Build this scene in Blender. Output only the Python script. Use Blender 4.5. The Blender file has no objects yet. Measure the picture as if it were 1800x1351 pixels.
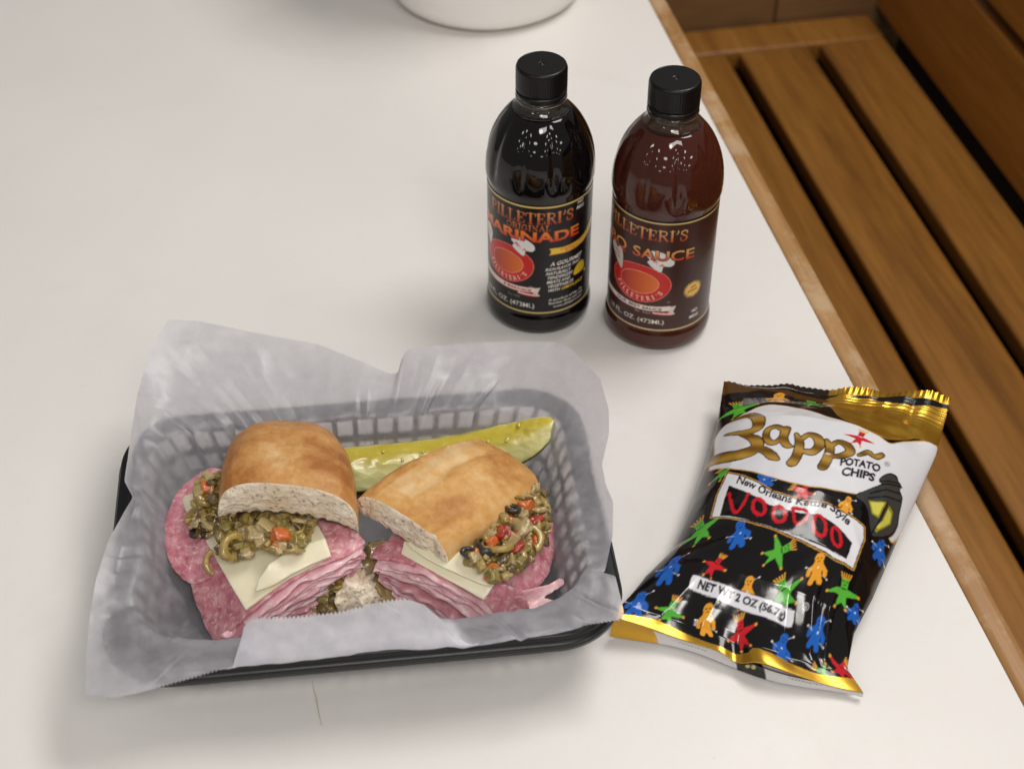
import bpy, bmesh, math, random
import numpy as np
from mathutils import Vector, Matrix
from mathutils.geometry import delaunay_2d_cdt

scene = bpy.context.scene
COL = scene.collection

# ------------------------------------------------------------------ camera
CAM_H = 0.635                      # metres above the table top (table top is z = 0)
PITCH = math.radians(42.0)         # looking down
FPX = 2704.0                       # focal length in photo pixels (photo is 1800 px wide)
cam_d = bpy.data.cameras.new("camera")
cam = bpy.data.objects.new("camera", cam_d)
COL.objects.link(cam)
cam.location = (0, 0, CAM_H)
cam.rotation_euler = (math.pi / 2 - PITCH, 0, 0)
cam_d.sensor_width = 36.0
cam_d.lens = FPX / 1800.0 * 36.0
cam_d.clip_start = 0.02
cam_d.clip_end = 50
cam_d.dof.use_dof = True
cam_d.dof.focus_distance = 0.84
cam_d.dof.aperture_fstop = 9.5
scene.camera = cam

# ------------------------------------------------------------------ room light
world = bpy.data.worlds.new("World")
scene.world = world
world.use_nodes = True
wb = world.node_tree.nodes["Background"]
wb.inputs[0].default_value = (1.0, 0.95, 0.90, 1)
wb.inputs[1].default_value = 0.20

def area_lamp(name, loc, size, power, color, target=(0, .6, 0)):
    l = bpy.data.lights.new(name, 'AREA')
    l.shape = 'RECTANGLE'; l.size, l.size_y = size
    l.energy = power; l.color = color
    o = bpy.data.objects.new(name, l); COL.objects.link(o)
    o.location = loc
    d = Vector(target) - Vector(loc)
    o.rotation_euler = d.to_track_quat('-Z', 'Y').to_euler()
    return o

def ceiling_spot(loc, power, color=(1, .94, .86), d=.15):
    l = bpy.data.lights.new("ceiling_downlight", 'AREA'); l.shape = 'DISK'; l.size = d
    l.energy = power; l.color = color
    o = bpy.data.objects.new("ceiling_downlight", l); COL.objects.link(o)
    o.location = loc
    return o

area_lamp("ceiling_panel", (0.80, 1.15, 1.85), (1.1, .6), 22.0, (1.0, .965, .925))
area_lamp("ceiling_panel", (0.35, -0.70, 1.85), (1.0, .4), 13.0, (1.0, .955, .90))
# rows of ceiling lamps down the room behind the camera
for j, (y, sp, nl) in enumerate(((-1.2, 1.7, 3), (-2.6, 2.3, 4), (-4.8, 3.2, 4), (-7.6, 4.0, 3))):
    for i in range(nl):
        ceiling_spot(((i - (nl - 1) / 2) * sp + .3 * (j % 2), y + .3 * math.sin(i * 2.3 + j), 1.95), 5.5 + 3.0 * j, (1, .965, .92), d=.42 + .12 * j)

vs = scene.view_settings
vs.view_transform = 'Standard'; vs.look = 'None'; vs.exposure = 0.0; vs.gamma = 1.0
vs.use_curve_mapping = False
scene.render.engine = 'CYCLES'
cy = scene.cycles
cy.use_denoising = True
cy.max_bounces = 12; cy.transparent_max_bounces = 12; cy.transmission_bounces = 10
cy.diffuse_bounces = 4; cy.glossy_bounces = 5
cy.caustics_reflective = False; cy.caustics_refractive = True
cy.sample_clamp_indirect = 4.0

# ------------------------------------------------------------------ helpers
_c, _s = math.cos(PITCH), math.sin(PITCH)
def at(x, y, z=0.0):
    """world point at height z that the photo shows at pixel x, y"""
    rx, ru = (x - 900.0) / FPX, -(y - 675.5) / FPX
    r = (rx, _c + ru * _s, -_s + ru * _c)
    t = (z - CAM_H) / r[2]
    return Vector((r[0] * t, r[1] * t, z))
def at_np(x, y, z):
    rx, ru = (x - 900.0) / FPX, -(y - 675.5) / FPX
    ry, rz = _c + ru * _s, -_s + ru * _c
    t = (z - CAM_H) / rz
    return np.stack([rx * t, ry * t, z + 0 * t], -1)

def mesh_obj(name, verts, faces, mat=None, parent=None, smooth=True, loc=None):
    me = bpy.data.meshes.new(name)
    me.from_pydata([tuple(v) for v in verts], [], [tuple(f) for f in faces])
    me.validate(); me.update()
    if smooth:
        me.polygons.foreach_set('use_smooth', [True] * len(me.polygons))
    o = bpy.data.objects.new(name, me); COL.objects.link(o)
    if mat: me.materials.append(mat)
    if parent: o.parent = parent
    if loc is not None: o.location = loc
    return o
def bm_obj(name, bm, mat=None, parent=None, smooth=True):
    me = bpy.data.meshes.new(name); bm.to_mesh(me); bm.free()
    if smooth: me.polygons.foreach_set('use_smooth', [True] * len(me.polygons))
    o = bpy.data.objects.new(name, me); COL.objects.link(o)
    if mat: me.materials.append(mat)
    if parent: o.parent = parent
    return o
def empty(name, loc, label=None, cat=None, group=None):
    o = bpy.data.objects.new(name, None); COL.objects.link(o); o.location = loc
    o.empty_display_size = .02
    if label: tag(o, label, cat, group)
    return o
def tag(o, label, cat, group=None, kind=None):
    o['label'] = label
    if cat: o['category'] = cat
    if group: o['group'] = group
    if kind: o['kind'] = kind
    return o
def adopt(o, root):
    """parent a world-built mesh to an Empty without moving it"""
    o.parent = root
    o.matrix_parent_inverse = Matrix.Translation(-Vector(root.location))
    return o
def bevel(o, w, seg=2, angle=.6):
    m = o.modifiers.new("bevel", 'BEVEL'); m.width = w; m.segments = seg
    m.limit_method = 'ANGLE'; m.angle_limit = angle
    return o
def subsurf(o, n=1):
    m = o.modifiers.new("subdivision", 'SUBSURF'); m.levels = n; m.render_levels = n
    return o

def grid_faces(nr, nc, close_c=False, off=0):
    f = []
    for i in range(nr - 1):
        for j in range(nc if close_c else nc - 1):
            k = (j + 1) % nc
            f.append((off + i * nc + j, off + i * nc + k, off + (i + 1) * nc + k, off + (i + 1) * nc + j))
    return f

# value noise, vectorised
def _h(ix, iy, iz, seed):
    n = (ix * 374761393 + iy * 668265263 + iz * 2147483647 + seed * 1274126177) & 0xffffffff
    n = ((n ^ (n >> 13)) * 1274126177) & 0xffffffff
    n = (n ^ (n >> 16)) & 0xffff
    return n / 65535.0
def vnoise(p, scale, seed=0):
    p = np.asarray(p, float) * scale + 1000.0
    i = np.floor(p).astype(np.int64); f = p - i; f = f * f * (3 - 2 * f)
    r = 0
    for dx in (0, 1):
        for dy in (0, 1):
            for dz in (0, 1):
                w = (f[..., 0] if dx else 1 - f[..., 0]) * (f[..., 1] if dy else 1 - f[..., 1]) * (f[..., 2] if dz else 1 - f[..., 2])
                r = r + w * _h(i[..., 0] + dx, i[..., 1] + dy, i[..., 2] + dz, seed)
    return r * 2 - 1
def fbm(p, scale, octv=3, seed=0):
    r = 0; a = 1.0
    for k in range(octv):
        r = r + a * vnoise(p, scale * 2 ** k, seed + k); a *= .5
    return r
def catmull(pts, n, closed=False):
    """resample a polyline (any dimension) with a Catmull-Rom spline, n samples"""
    p = np.asarray(pts, float)
    m = len(p)
    segs = m if closed else m - 1
    t = np.linspace(0, segs, n, endpoint=not closed)
    i = np.minimum(np.floor(t).astype(int), segs - 1); f = (t - i)[:, None]
    if closed:
        a, b, c, d = p[(i - 1) % m], p[i % m], p[(i + 1) % m], p[(i + 2) % m]
    else:
        a, b, c, d = p[np.maximum(i - 1, 0)], p[i], p[i + 1], p[np.minimum(i + 2, m - 1)]
    return .5 * ((2 * b) + (c - a) * f + (2 * a - 5 * b + 4 * c - d) * f ** 2 + (3 * b - a - 3 * c + d) * f ** 3)
def lathe(name, prof, mat, parent=None, seg=96, rfun=None):
    """revolve (r, z) pairs; rfun(theta, z) scales the radius"""
    th = np.linspace(0, 2 * math.pi, seg, endpoint=False)
    V = []
    for r, z in prof:
        for t in th:
            k = rfun(t, z) if rfun else 1
            V.append((r * k * math.cos(t), r * k * math.sin(t), z))
    return mesh_obj(name, V, grid_faces(len(prof), seg, True), mat, parent)

# ------------------------------------------------------------------ materials
class NT:
    def __init__(s, name):
        s.m = bpy.data.materials.new(name); s.m.use_nodes = True
        s.t = s.m.node_tree; s.n = s.t.nodes; s.n.clear()
        s.out = s.n.new('ShaderNodeOutputMaterial')
    def node(s, typ, **kw):
        n = s.n.new('ShaderNode' + typ)
        for k, v in kw.items():
            if k.startswith('_'): setattr(n, k[1:], v)
            else:
                key = k if k in n.inputs else k.replace('_', ' ')
                s.set(n.inputs[key], v)
        return n
    def set(s, inp, v):
        if isinstance(v, bpy.types.NodeSocket): s.t.links.new(v, inp)
        elif isinstance(v, bpy.types.Node): s.t.links.new(v.outputs[0], inp)
        else:
            if isinstance(v, (tuple, list)) and len(v) == 3 and inp.type == 'RGBA': v = (*v, 1)
            inp.default_value = v
    def coord(s, kind='Object'):
        return s.n.new('ShaderNodeTexCoord').outputs[kind]
    def mapping(s, vec, scale=(1, 1, 1), rot=(0, 0, 0), loc=(0, 0, 0)):
        n = s.n.new('ShaderNodeMapping'); s.set(n.inputs['Vector'], vec)
        n.inputs['Scale'].default_value = scale; n.inputs['Rotation'].default_value = rot; n.inputs['Location'].default_value = loc
        return n.outputs[0]
    def noise(s, scale, vec=None, detail=3, rough=.5, dist=0):
        n = s.n.new('ShaderNodeTexNoise'); n.inputs['Scale'].default_value = scale
        n.inputs['Detail'].default_value = detail; n.inputs['Roughness'].default_value = rough; n.inputs['Distortion'].default_value = dist
        s.set(n.inputs['Vector'], vec if vec is not None else s.coord())
        return n.outputs[0]
    def voronoi(s, scale, vec=None, feature='F1', out='Distance', rnd=1):
        n = s.n.new('ShaderNodeTexVoronoi'); n.feature = feature; n.inputs['Scale'].default_value = scale
        n.inputs['Randomness'].default_value = rnd
        s.set(n.inputs['Vector'], vec if vec is not None else s.coord())
        return n.outputs[out]
    def ramp(s, fac, *stops, interp='LINEAR'):
        n = s.n.new('ShaderNodeValToRGB'); cr = n.color_ramp; cr.interpolation = interp
        while len(cr.elements) < len(stops): cr.elements.new(1)
        for e, (p, c) in zip(cr.elements, stops):
            e.position = p; e.color = (*c, 1) if isinstance(c, (tuple, list)) else (c, c, c, 1)
        s.set(n.inputs[0], fac)
        return n.outputs[0]
    def mix(s, fac, a, b, blend='MIX'):
        n = s.n.new('ShaderNodeMix'); n.data_type = 'RGBA'; n.blend_type = blend
        s.set(n.inputs[0], fac); s.set(n.inputs[6], a); s.set(n.inputs[7], b)
        return n.outputs[2]
    def math(s, op, a, b=0.0, clamp=False):
        n = s.n.new('ShaderNodeMath'); n.operation = op; n.use_clamp = clamp
        s.set(n.inputs[0], a); s.set(n.inputs[1], b)
        return n.outputs[0]
    def bump(s, h, strength=.3, dist=.001, normal=None):
        n = s.n.new('ShaderNodeBump'); n.inputs['Strength'].default_value = strength; n.inputs['Distance'].default_value = dist
        s.set(n.inputs['Height'], h)
        if normal is not None: s.set(n.inputs['Normal'], normal)
        return n.outputs[0]
    def principled(s, **kw):
        p = s.n.new('ShaderNodeBsdfPrincipled')
        for k, v in kw.items():
            s.set(p.inputs[k.replace('_', ' ')], v)
        s.t.links.new(p.outputs[0], s.out.inputs[0])
        return p
    def surface(s, sh):
        s.t.links.new(sh.outputs[0] if isinstance(sh, bpy.types.Node) else sh, s.out.inputs[0])

def simple_mat(name, color, rough=.5, metal=0, coat=0, **kw):
    t = NT(name)
    t.principled(Base_Color=color, Roughness=rough, Metallic=metal, Coat_Weight=coat, **kw)
    return t.m

# table laminate: warm white with faint mottling, specks and a worn patch
def make_laminate():
    t = NT("white_laminate")
    big = t.noise(5, detail=4)
    fine = t.noise(260, detail=2)
    base = t.mix(t.ramp(big, (.35, 0), (.7, 1)), (.80, .775, .745), (.835, .815, .79))
    base = t.mix(t.math('MULTIPLY', t.ramp(fine, (.45, 0), (.75, 1)), .10), base, (.70, .68, .65))
    v = t.voronoi(34)
    sp = t.ramp(v, (.018, 1), (.03, 0))
    smear = t.math('MULTIPLY', t.ramp(t.noise(7, detail=6, rough=.7, dist=.8), (.54, 0), (.70, 1)), .22)
    base = t.mix(smear, base, (.69, .66, .62))
    gate = t.ramp(t.noise(11, detail=1), (.50, 0), (.58, 1))
    base = t.mix(t.math('MULTIPLY', t.math('MULTIPLY', sp, gate), .55), base, (.30, .24, .18))
    r = t.ramp(t.noise(18, detail=3), (.3, .30), (.7, .42))
    t.principled(Base_Color=base, Roughness=r, Specular_IOR_Level=.35,
                 Normal=t.bump(t.noise(900, detail=2), .02, .0003))
    return t.m
M_LAM = make_laminate()

def make_wood(name, c0, c1, c2, axis_scale=(26, 1.6, 26), rough=.42, rot=(0, 0, 0), wear=0.0, seed=0):
    t = NT(name)
    oi = t.n.new('ShaderNodeObjectInfo')
    vec = t.n.new('ShaderNodeVectorMath'); vec.operation = 'ADD'
    t.set(vec.inputs[0], t.coord('Object'))
    comb = t.n.new('ShaderNodeCombineXYZ')
    for k, sc in enumerate((3.1, 7.7, 1.9)):
        t.set(comb.inputs[k], t.math('MULTIPLY', oi.outputs['Random'], sc))
    t.set(vec.inputs[1], comb.outputs[0])
    v = vec.outputs[0]
    g = t.noise(1.0, t.mapping(v, axis_scale, rot), detail=6, rough=.68, dist=.6)
    f = t.noise(1.0, t.mapping(v, tuple(a * 7 for a in axis_scale), rot), detail=3, rough=.6)
    col = t.ramp(g, (.28, c0), (.5, c1), (.75, c2))
    col = t.mix(t.math('MULTIPLY', t.ramp(f, (.42, 0), (.7, 1)), .35), col, tuple(x * .55 for x in c0))
    if wear:
        w = t.ramp(t.noise(22, detail=5, rough=.7), (.48, 0), (.62, 1))
        col = t.mix(t.math('MULTIPLY', w, wear), col, (.62, .46, .30))
    t.principled(Base_Color=col, Roughness=rough, Normal=t.bump(f, .15, .0008))
    return t.m
M_SLAT = make_wood("oak_slat", (.15, .058, .010), (.30, .128, .021), (.40, .182, .036))
M_BACK = make_wood("oak_backboard", (.24, .092, .013), (.34, .138, .021), (.42, .18, .032))
M_BAND = make_wood("oak_edge_band", (.33, .165, .055), (.42, .22, .08), (.50, .29, .12), axis_scale=(60, 3, 60), wear=.5)
M_PANEL = make_wood("oak_end_panel", (.17, .09, .035), (.22, .12, .05), (.28, .155, .065), axis_scale=(3, 30, 30))
M_FLOOR = simple_mat("floor_and_gap_shade", (.006, .004, .003), .9, Specular_IOR_Level=0.0)  # near-black, no sheen; also colours the added boards that darken the bench gaps
M_BLACKPL = None
# ================================================================== the setting
# table frame: d runs along the table edge (away from camera), n points across it to the bench
EDGE_A = math.radians(10.834)
TD = Vector((-math.sin(EDGE_A), math.cos(EDGE_A), 0)); TN = Vector((math.cos(EDGE_A), math.sin(EDGE_A), 0))
EDGE_N = 0.3392
def tw(n, d, z): return TN * n + TD * d + Vector((0, 0, z))

def plank(name, n0, n1, d0, d1, z0, z1, mat, parent, bev=.003, tilt=0.0):
    """a board in the table/bench frame; local Y runs along the grain"""
    w, l, h = n1 - n0, d1 - d0, z1 - z0
    bm = bmesh.new(); bmesh.ops.create_cube(bm, size=1)
    for v in bm.verts: v.co = Vector((v.co.x * w, v.co.y * l, v.co.z * h))
    bmesh.ops.bevel(bm, geom=bm.edges[:], offset=bev, segments=3, affect='EDGES', profile=.6)
    o = bm_obj(name, bm, mat)
    o.matrix_world = Matrix.Translation(tw((n0 + n1) / 2, (d0 + d1) / 2, (z0 + z1) / 2)) @ Matrix.Rotation(EDGE_A, 4, 'Z') @ Matrix.Rotation(tilt, 4, 'Y')
    if parent:
        mw = o.matrix_world.copy(); o.parent = parent
        o.matrix_parent_inverse = Matrix.Translation(-Vector(parent.location)); o.matrix_basis = mw
    return o

floor = mesh_obj("floor", [(-3, -2, -.75), (4, -2, -.75), (4, 5, -.75), (-3, 5, -.75)], [(0, 1, 2, 3)], M_FLOOR)
floor['kind'] = 'structure'

tbl = empty("dining_table", tw(-.1, .8, -.75), "white laminate table with a worn wooden edge strip under the food", "table")
top = plank("laminate_top", -.62, EDGE_N, -.35, 1.75, -.030, 0.0, M_LAM, tbl, .0008)
strip = plank("edge_strip", EDGE_N + .0004, EDGE_N + .0155, -.35, 1.75, -.036, .0002, M_BAND, tbl, .0045)
apron = plank("apron", EDGE_N - .10, EDGE_N - .075, -.25, 1.6, -.11, -.0305, M_BAND, tbl, .002)
for (n_, d_) in ((-.52, -.22), (-.52, 1.6), (.2, -.22), (.2, 1.6)):
    plank("leg", n_ - .03, n_ + .03, d_ - .03, d_ + .03, -.75, -.031, M_BAND, tbl, .004)

SZ = -.29
bench = empty("bench", tw(.66, 1.1, -.75), "slatted oak bench with a plank back beside the table", "bench")
G = .0085
seat_edges = [.405, .4585, .5585, .659, .757]
for a, b in zip(seat_edges[1:-1], seat_edges[2:]):
    plank("seat_slat", a + G, b - G, -.3, 1.535, SZ - .022, SZ, M_SLAT, bench, .004)
plank("seat_slat", .372, .4585 - G, -.3, 1.535, SZ - .022, SZ, M_SLAT, bench, .004)
# end rail across the slats
o = plank("end_rail", .372, .757 - G, 1.536, 1.592, SZ - .024, SZ + .001, M_SLAT, bench, .004)
plank("seat_gap_shade_board", .36, .82, -.3, 1.595, SZ - .16, SZ - .14, M_FLOOR, bench, .002)  # added black board: stands in for the shade seen through the seat gaps
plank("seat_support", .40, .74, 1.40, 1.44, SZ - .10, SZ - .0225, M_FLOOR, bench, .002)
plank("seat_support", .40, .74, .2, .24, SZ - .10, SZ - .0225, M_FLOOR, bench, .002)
# back boards, leaning slightly outwards
tl = math.radians(8)
zb = SZ + .004
for k in range(4):
    h = .112
    zc = zb + k * (h + .013)
    plank("back_board", .7680 + .017 * k, .7680 + .017 * k + .022, -.3, 1.60, zc, zc + h, M_BACK, bench, .004, tilt=tl)
plank("back_gap_shade_board", .905, .915, -.3, 1.60, SZ - .16, SZ + .62, M_FLOOR, bench, .001)  # added dark sheet behind the boards, makes the gaps between them read as shade
# upright end panel behind the end rail, made of vertical boards
pan = empty("end_panel", tw(.6, 1.61, -.75), "dark wooden end panel standing behind the bench seat", "panel")
edges = [.30, .475, .632, .80]
for a, b in zip(edges[:-1], edges[1:]):
    plank("panel_board", a + .0012, b - .0012, 1.600, 1.618, -.75, .25, M_PANEL, pan, .0015)

# white round roll standing at the back of the table, cut by the frame
def make_roll():
    t = NT("white_paper_roll")
    b = t.noise(90, detail=3)
    t.principled(Base_Color=t.mix(b, (.82, .79, .76), (.86, .84, .81)), Roughness=.9, Normal=t.bump(t.voronoi(170), .25, .001))
    root = empty("paper_towel_roll", (-.022, 1.214, 0), "white paper roll standing at the back of the table", "paper roll")
    pr = []
    for k in range(7):
        a = k / 6 * math.pi / 2
        pr.append((.084 - .016 + .016 * math.sin(a), .016 - .016 * math.cos(a) + .001))
    pr = [(.021, .0012)] + pr + [(.084, .05), (.0838, .15), (.084, .2), (.082, .24), (.0795, .243), (.022, .243), (.021, .24), (.021, .0012)]
    lathe("paper_layers", pr, t.m, root, 96, lambda th, z: 1 + .004 * math.sin(3 * th + 1) + .003 * math.sin(7 * th))
    lathe("core_tube", [(.0205, .001), (.0205, .244), (.0195, .244), (.0195, .001), (.0205, .001)], simple_mat("cardboard", (.42, .30, .19), .8), root, 48)
make_roll()
# ================================================================== print: a small rasteriser for lettering on labels and film
_text_cache = {}
def text_tris(s, bold=0.0):
    """triangles of a line of lettering, cap height 1, starting at x = 0"""
    key = (s, bold)
    if key in _text_cache: return _text_cache[key]
    c = bpy.data.curves.new("t", 'FONT'); c.body = s; c.offset = bold; c.resolution_u = 3
    o = bpy.data.objects.new("t", c); COL.objects.link(o)
    dg = bpy.context.evaluated_depsgraph_get(); dg.update()
    me = o.evaluated_get(dg).to_mesh(); me.calc_loop_triangles()
    v = np.array([x.co[:2] for x in me.vertices]) if len(me.vertices) else np.zeros((0, 2))
    tr = np.array([t.vertices[:] for t in me.loop_triangles], int)
    T = v[tr] if len(tr) else np.zeros((0, 3, 2))
    o.evaluated_get(dg).to_mesh_clear()
    bpy.data.objects.remove(o); bpy.data.curves.remove(c)
    T = T / .73
    if len(T): T[..., 0] -= T[..., 0].min()
    _text_cache[key] = T
    return T

# serif capitals drawn as strokes: (points, width) on a 0..1 body
SERIF = {
 'P': (.66, [([(.16, 0), (.16, 1)], .17), ([(.16, .97), (.42, .97), (.58, .86), (.58, .63), (.42, .5), (.16, .5)], .09), ([(0, .03), (.34, .03)], .06), ([(0, .97), (.2, .97)], .06)]),
 'I': (.38, [([(.19, 0), (.19, 1)], .17), ([(.02, .03), (.36, .03)], .06), ([(.02, .97), (.36, .97)], .06)]),
 'L': (.62, [([(.16, 0), (.16, 1)], .17), ([(0, .97), (.34, .97)], .06), ([(0, .03), (.56, .03), (.57, .27)], .07)]),
 'E': (.64, [([(.16, 0), (.16, 1)], .17), ([(0, .97), (.54, .97), (.55, .76)], .07), ([(.16, .5), (.42, .5)], .07), ([(.42, .4), (.42, .6)], .06), ([(0, .03), (.57, .03), (.59, .26)], .07)]),
 'T': (.70, [([(.35, 0), (.35, 1)], .17), ([(.02, .74), (.04, .97), (.66, .97), (.68, .74)], .07), ([(.18, .03), (.52, .03)], .06)]),
 'R': (.72, [([(.16, 0), (.16, 1)], .17), ([(.16, .97), (.42, .97), (.57, .86), (.57, .66), (.42, .53), (.16, .53)], .09), ([(.36, .52), (.66, .03)], .15), ([(0, .03), (.34, .03)], .06), ([(0, .97), (.2, .97)], .06)]),
 'S': (.56, [([(.48, .74), (.46, .92), (.28, .98), (.1, .88), (.09, .7), (.26, .55), (.44, .42), (.48, .22), (.36, .05), (.2, .02), (.06, .1), (.05, .3)], .12)]),
 "'": (.24, [([(.14, 1), (.16, .86), (.06, .7)], .10)]),
 'O': (.80, [([(.4, .98), (.16, .84), (.1, .5), (.16, .16), (.4, .02), (.64, .16), (.70, .5), (.64, .84), (.4, .98)], .11)]),
 'G': (.78, [([(.66, .74), (.58, .92), (.38, .98), (.16, .82), (.1, .5), (.16, .18), (.38, .02), (.6, .1), (.62, .4)], .11), ([(.46, .42), (.74, .42)], .06)]),
 'N': (.78, [([(.14, 0), (.14, 1)], .08), ([(.12, .98), (.64, .02)], .15), ([(.64, 0), (.64, 1)], .08), ([(0, .03), (.28, .03)], .06), ([(.5, .97), (.78, .97)], .06)]),
 'A': (.78, [([(.1, .02), (.38, .98)], .08), ([(.37, .98), (.66, .02)], .16), ([(.2, .34), (.54, .34)], .07), ([(0, .03), (.24, .03)], .06), ([(.5, .03), (.8, .03)], .06)]),
 ' ': (.35, []),
}

class Art:
    """flat print on a sheet: rgb + metal channel, in millimetres"""
    def __init__(s, x0, x1, y0, y1, res, bg):
        s.x0, s.x1, s.y0, s.y1, s.res = x0, x1, y0, y1, res
        s.w = int(round((x1 - x0) / res)); s.h = int(round((y1 - y0) / res))
        s.a = np.zeros((s.h, s.w, 4)); s.a[:] = (*bg, 0) if len(bg) == 3 else bg
        s.X = x0 + (np.arange(s.w) + .5) * res; s.Y = y0 + (np.arange(s.h) + .5) * res
    def _box(s, lo, hi, pad=0):
        i0 = max(0, int((lo[0] - pad - s.x0) / s.res) - 1); i1 = min(s.w, int((hi[0] + pad - s.x0) / s.res) + 2)
        j0 = max(0, int((lo[1] - pad - s.y0) / s.res) - 1); j1 = min(s.h, int((hi[1] + pad - s.y0) / s.res) + 2)
        return i0, i1, j0, j1
    def _put(s, i0, i1, j0, j1, mask, col):
        if callable(col):
            X, Y = np.meshgrid(s.X[i0:i1], s.Y[j0:j1]); col = col(X, Y)[mask]
        elif len(col) == 3: col = (*col, 0)
        s.a[j0:j1, i0:i1][mask] = col
    def poly(s, pts, col):
        p = np.asarray(pts, float)
        i0, i1, j0, j1 = s._box(p.min(0), p.max(0))
        if i1 <= i0 or j1 <= j0: return
        X, Y = np.meshgrid(s.X[i0:i1], s.Y[j0:j1]); ins = np.zeros(X.shape, bool)
        q = np.roll(p, -1, 0)
        for (ax, ay), (bx, by) in zip(p, q):
            if ay == by: continue
            c = ((ay > Y) != (by > Y)) & (X < (bx - ax) * (Y - ay) / (by - ay) + ax)
            ins ^= c
        s._put(i0, i1, j0, j1, ins, col)
    def stroke(s, pts, w, col):
        """polyline with round ends; w is a width or one width per point"""
        p = np.asarray(pts, float); n = len(p)
        ws = np.full(n, w, float) if np.isscalar(w) else np.asarray(w, float)
        pad = ws.max() / 2
        i0, i1, j0, j1 = s._box(p.min(0), p.max(0), pad)
        if i1 <= i0 or j1 <= j0: return
        X, Y = np.meshgrid(s.X[i0:i1], s.Y[j0:j1]); ins = np.zeros(X.shape, bool)
        for k in range(n - 1):
            a, b = p[k], p[k + 1]; d = b - a; L = d @ d + 1e-12
            t = np.clip(((X - a[0]) * d[0] + (Y - a[1]) * d[1]) / L, 0, 1)
            dd = (X - a[0] - t * d[0]) ** 2 + (Y - a[1] - t * d[1]) ** 2
            ins |= dd < ((ws[k] + (ws[k + 1] - ws[k]) * t) / 2) ** 2
        s._put(i0, i1, j0, j1, ins, col)
    def ellipse(s, c, rx, ry, col, rot=0):
        t = np.linspace(0, 2 * math.pi, 64, endpoint=False)
        x, y = rx * np.cos(t), ry * np.sin(t); cr, sr = math.cos(rot), math.sin(rot)
        s.poly(np.stack([c[0] + x * cr - y * sr, c[1] + x * sr + y * cr], 1), col)
    def tris(s, T, col):
        for t in T:
            i0, i1, j0, j1 = s._box(t.min(0), t.max(0))
            if i1 <= i0 or j1 <= j0: continue
            X, Y = np.meshgrid(s.X[i0:i1], s.Y[j0:j1])
            (ax, ay), (bx, by), (cx, cy_) = t
            e1 = (bx - ax) * (Y - ay) - (by - ay) * (X - ax)
            e2 = (cx - bx) * (Y - by) - (cy_ - by) * (X - bx)
            e3 = (ax - cx) * (Y - cy_) - (ay - cy_) * (X - cx)
            ins = ((e1 >= 0) & (e2 >= 0) & (e3 >= 0)) | ((e1 <= 0) & (e2 <= 0) & (e3 <= 0))
            s._put(i0, i1, j0, j1, ins, col)
    def text(s, txt, warp, width, height, col, bold=0.0, shear=0.0):
        """letters laid in a width x height box, then warp(x, y) -> sheet position"""
        T = text_tris(txt, bold)
        if not len(T): return
        T = T.copy(); w = T[..., 0].max()
        T[..., 0] = T[..., 0] / w * width; T[..., 1] *= height
        T[..., 0] += shear * T[..., 1]
        sh = T.shape; f = T.reshape(-1, 2)
        s.tris(np.stack(warp(f[:, 0], f[:, 1]), -1).reshape(sh), col)
    def serif(s, txt, warp, width, height, col, grow=0.0, shear=0.0):
        adv = sum(SERIF[c][0] for c in txt) + .06 * (len(txt) - 1)
        k = width / adv; x = 0
        for c in txt:
            for pts, w in SERIF[c][1]:
                p = np.array(pts, float)
                if len(p) > 3: p = catmull(p, len(p) * 4)
                px = (x + p[:, 0]) * k + shear * p[:, 1] * height; py = p[:, 1] * height
                s.stroke(np.stack(warp(px, py), 1), w * min(k, height) + grow, col)
            x += SERIF[c][0] + .06
    def sample(s, x, y, rad=1):
        """box-filtered colour at sheet positions"""
        a = s.a
        if rad:
            acc = 0; cnt = 0
            for dx in range(-rad, rad + 1):
                for dy in range(-rad, rad + 1):
                    i = np.clip(((x - s.x0) / s.res).astype(int) + dx, 0, s.w - 1); j = np.clip(((y - s.y0) / s.res).astype(int) + dy, 0, s.h - 1)
                    acc = acc + a[j, i]; cnt += 1
            return acc / cnt
        i = np.clip(((x - s.x0) / s.res).astype(int), 0, s.w - 1); j = np.clip(((y - s.y0) / s.res).astype(int), 0, s.h - 1)
        return a[j, i]

def line_warp(x, y, ang=0.0, arc=0.0):
    """place a text box with its start at x, y; arc bends it (curvature per mm)"""
    c, sn = math.cos(ang), math.sin(ang)
    def f(u, v):
        v2 = v + arc * u * u
        return x + u * c - v2 * sn, y + u * sn + v2 * c
    return f
def set_print(me, cols, name="print"):
    ca = me.color_attributes.new(name, 'FLOAT_COLOR', 'POINT')
    ca.data.foreach_set('color', np.ascontiguousarray(cols, np.float32).ravel())
def lin(r, g, b):
    f = lambda c: c / 12.92 if c <= .04045 else ((c + .055) / 1.055) ** 2.4
    return tuple(f(x / 255.0) for x in (r, g, b))
# ================================================================== sauce bottles
def make_clear_plastic():
    t = NT("clear_bottle_plastic")
    t.principled(Base_Color=(1, 1, 1), Roughness=.03, IOR=1.45, Transmission_Weight=1.0)
    return t.m
M_CLEAR = make_clear_plastic()
def make_liquid(name, col, rough=.12):
    t = NT(name)
    t.principled(Base_Color=col, Roughness=.05, IOR=1.5, Specular_IOR_Level=.5)
    return t.m
def make_film(name, col, amt):
    """thin smear of sauce on the inside of the neck"""
    t = NT(name)
    a = t.node('BsdfTransparent', Color=(1, .95, .85))
    d = t.node('BsdfDiffuse', Color=col)
    m = t.n.new('ShaderNodeMixShader')
    t.set(m.inputs[0], t.ramp(t.noise(300, detail=3), (.3, amt * .5), (.7, amt)))
    t.t.links.new(a.outputs[0], m.inputs[1]); t.t.links.new(d.outputs[0], m.inputs[2])
    t.surface(m)
    return t.m
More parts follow.
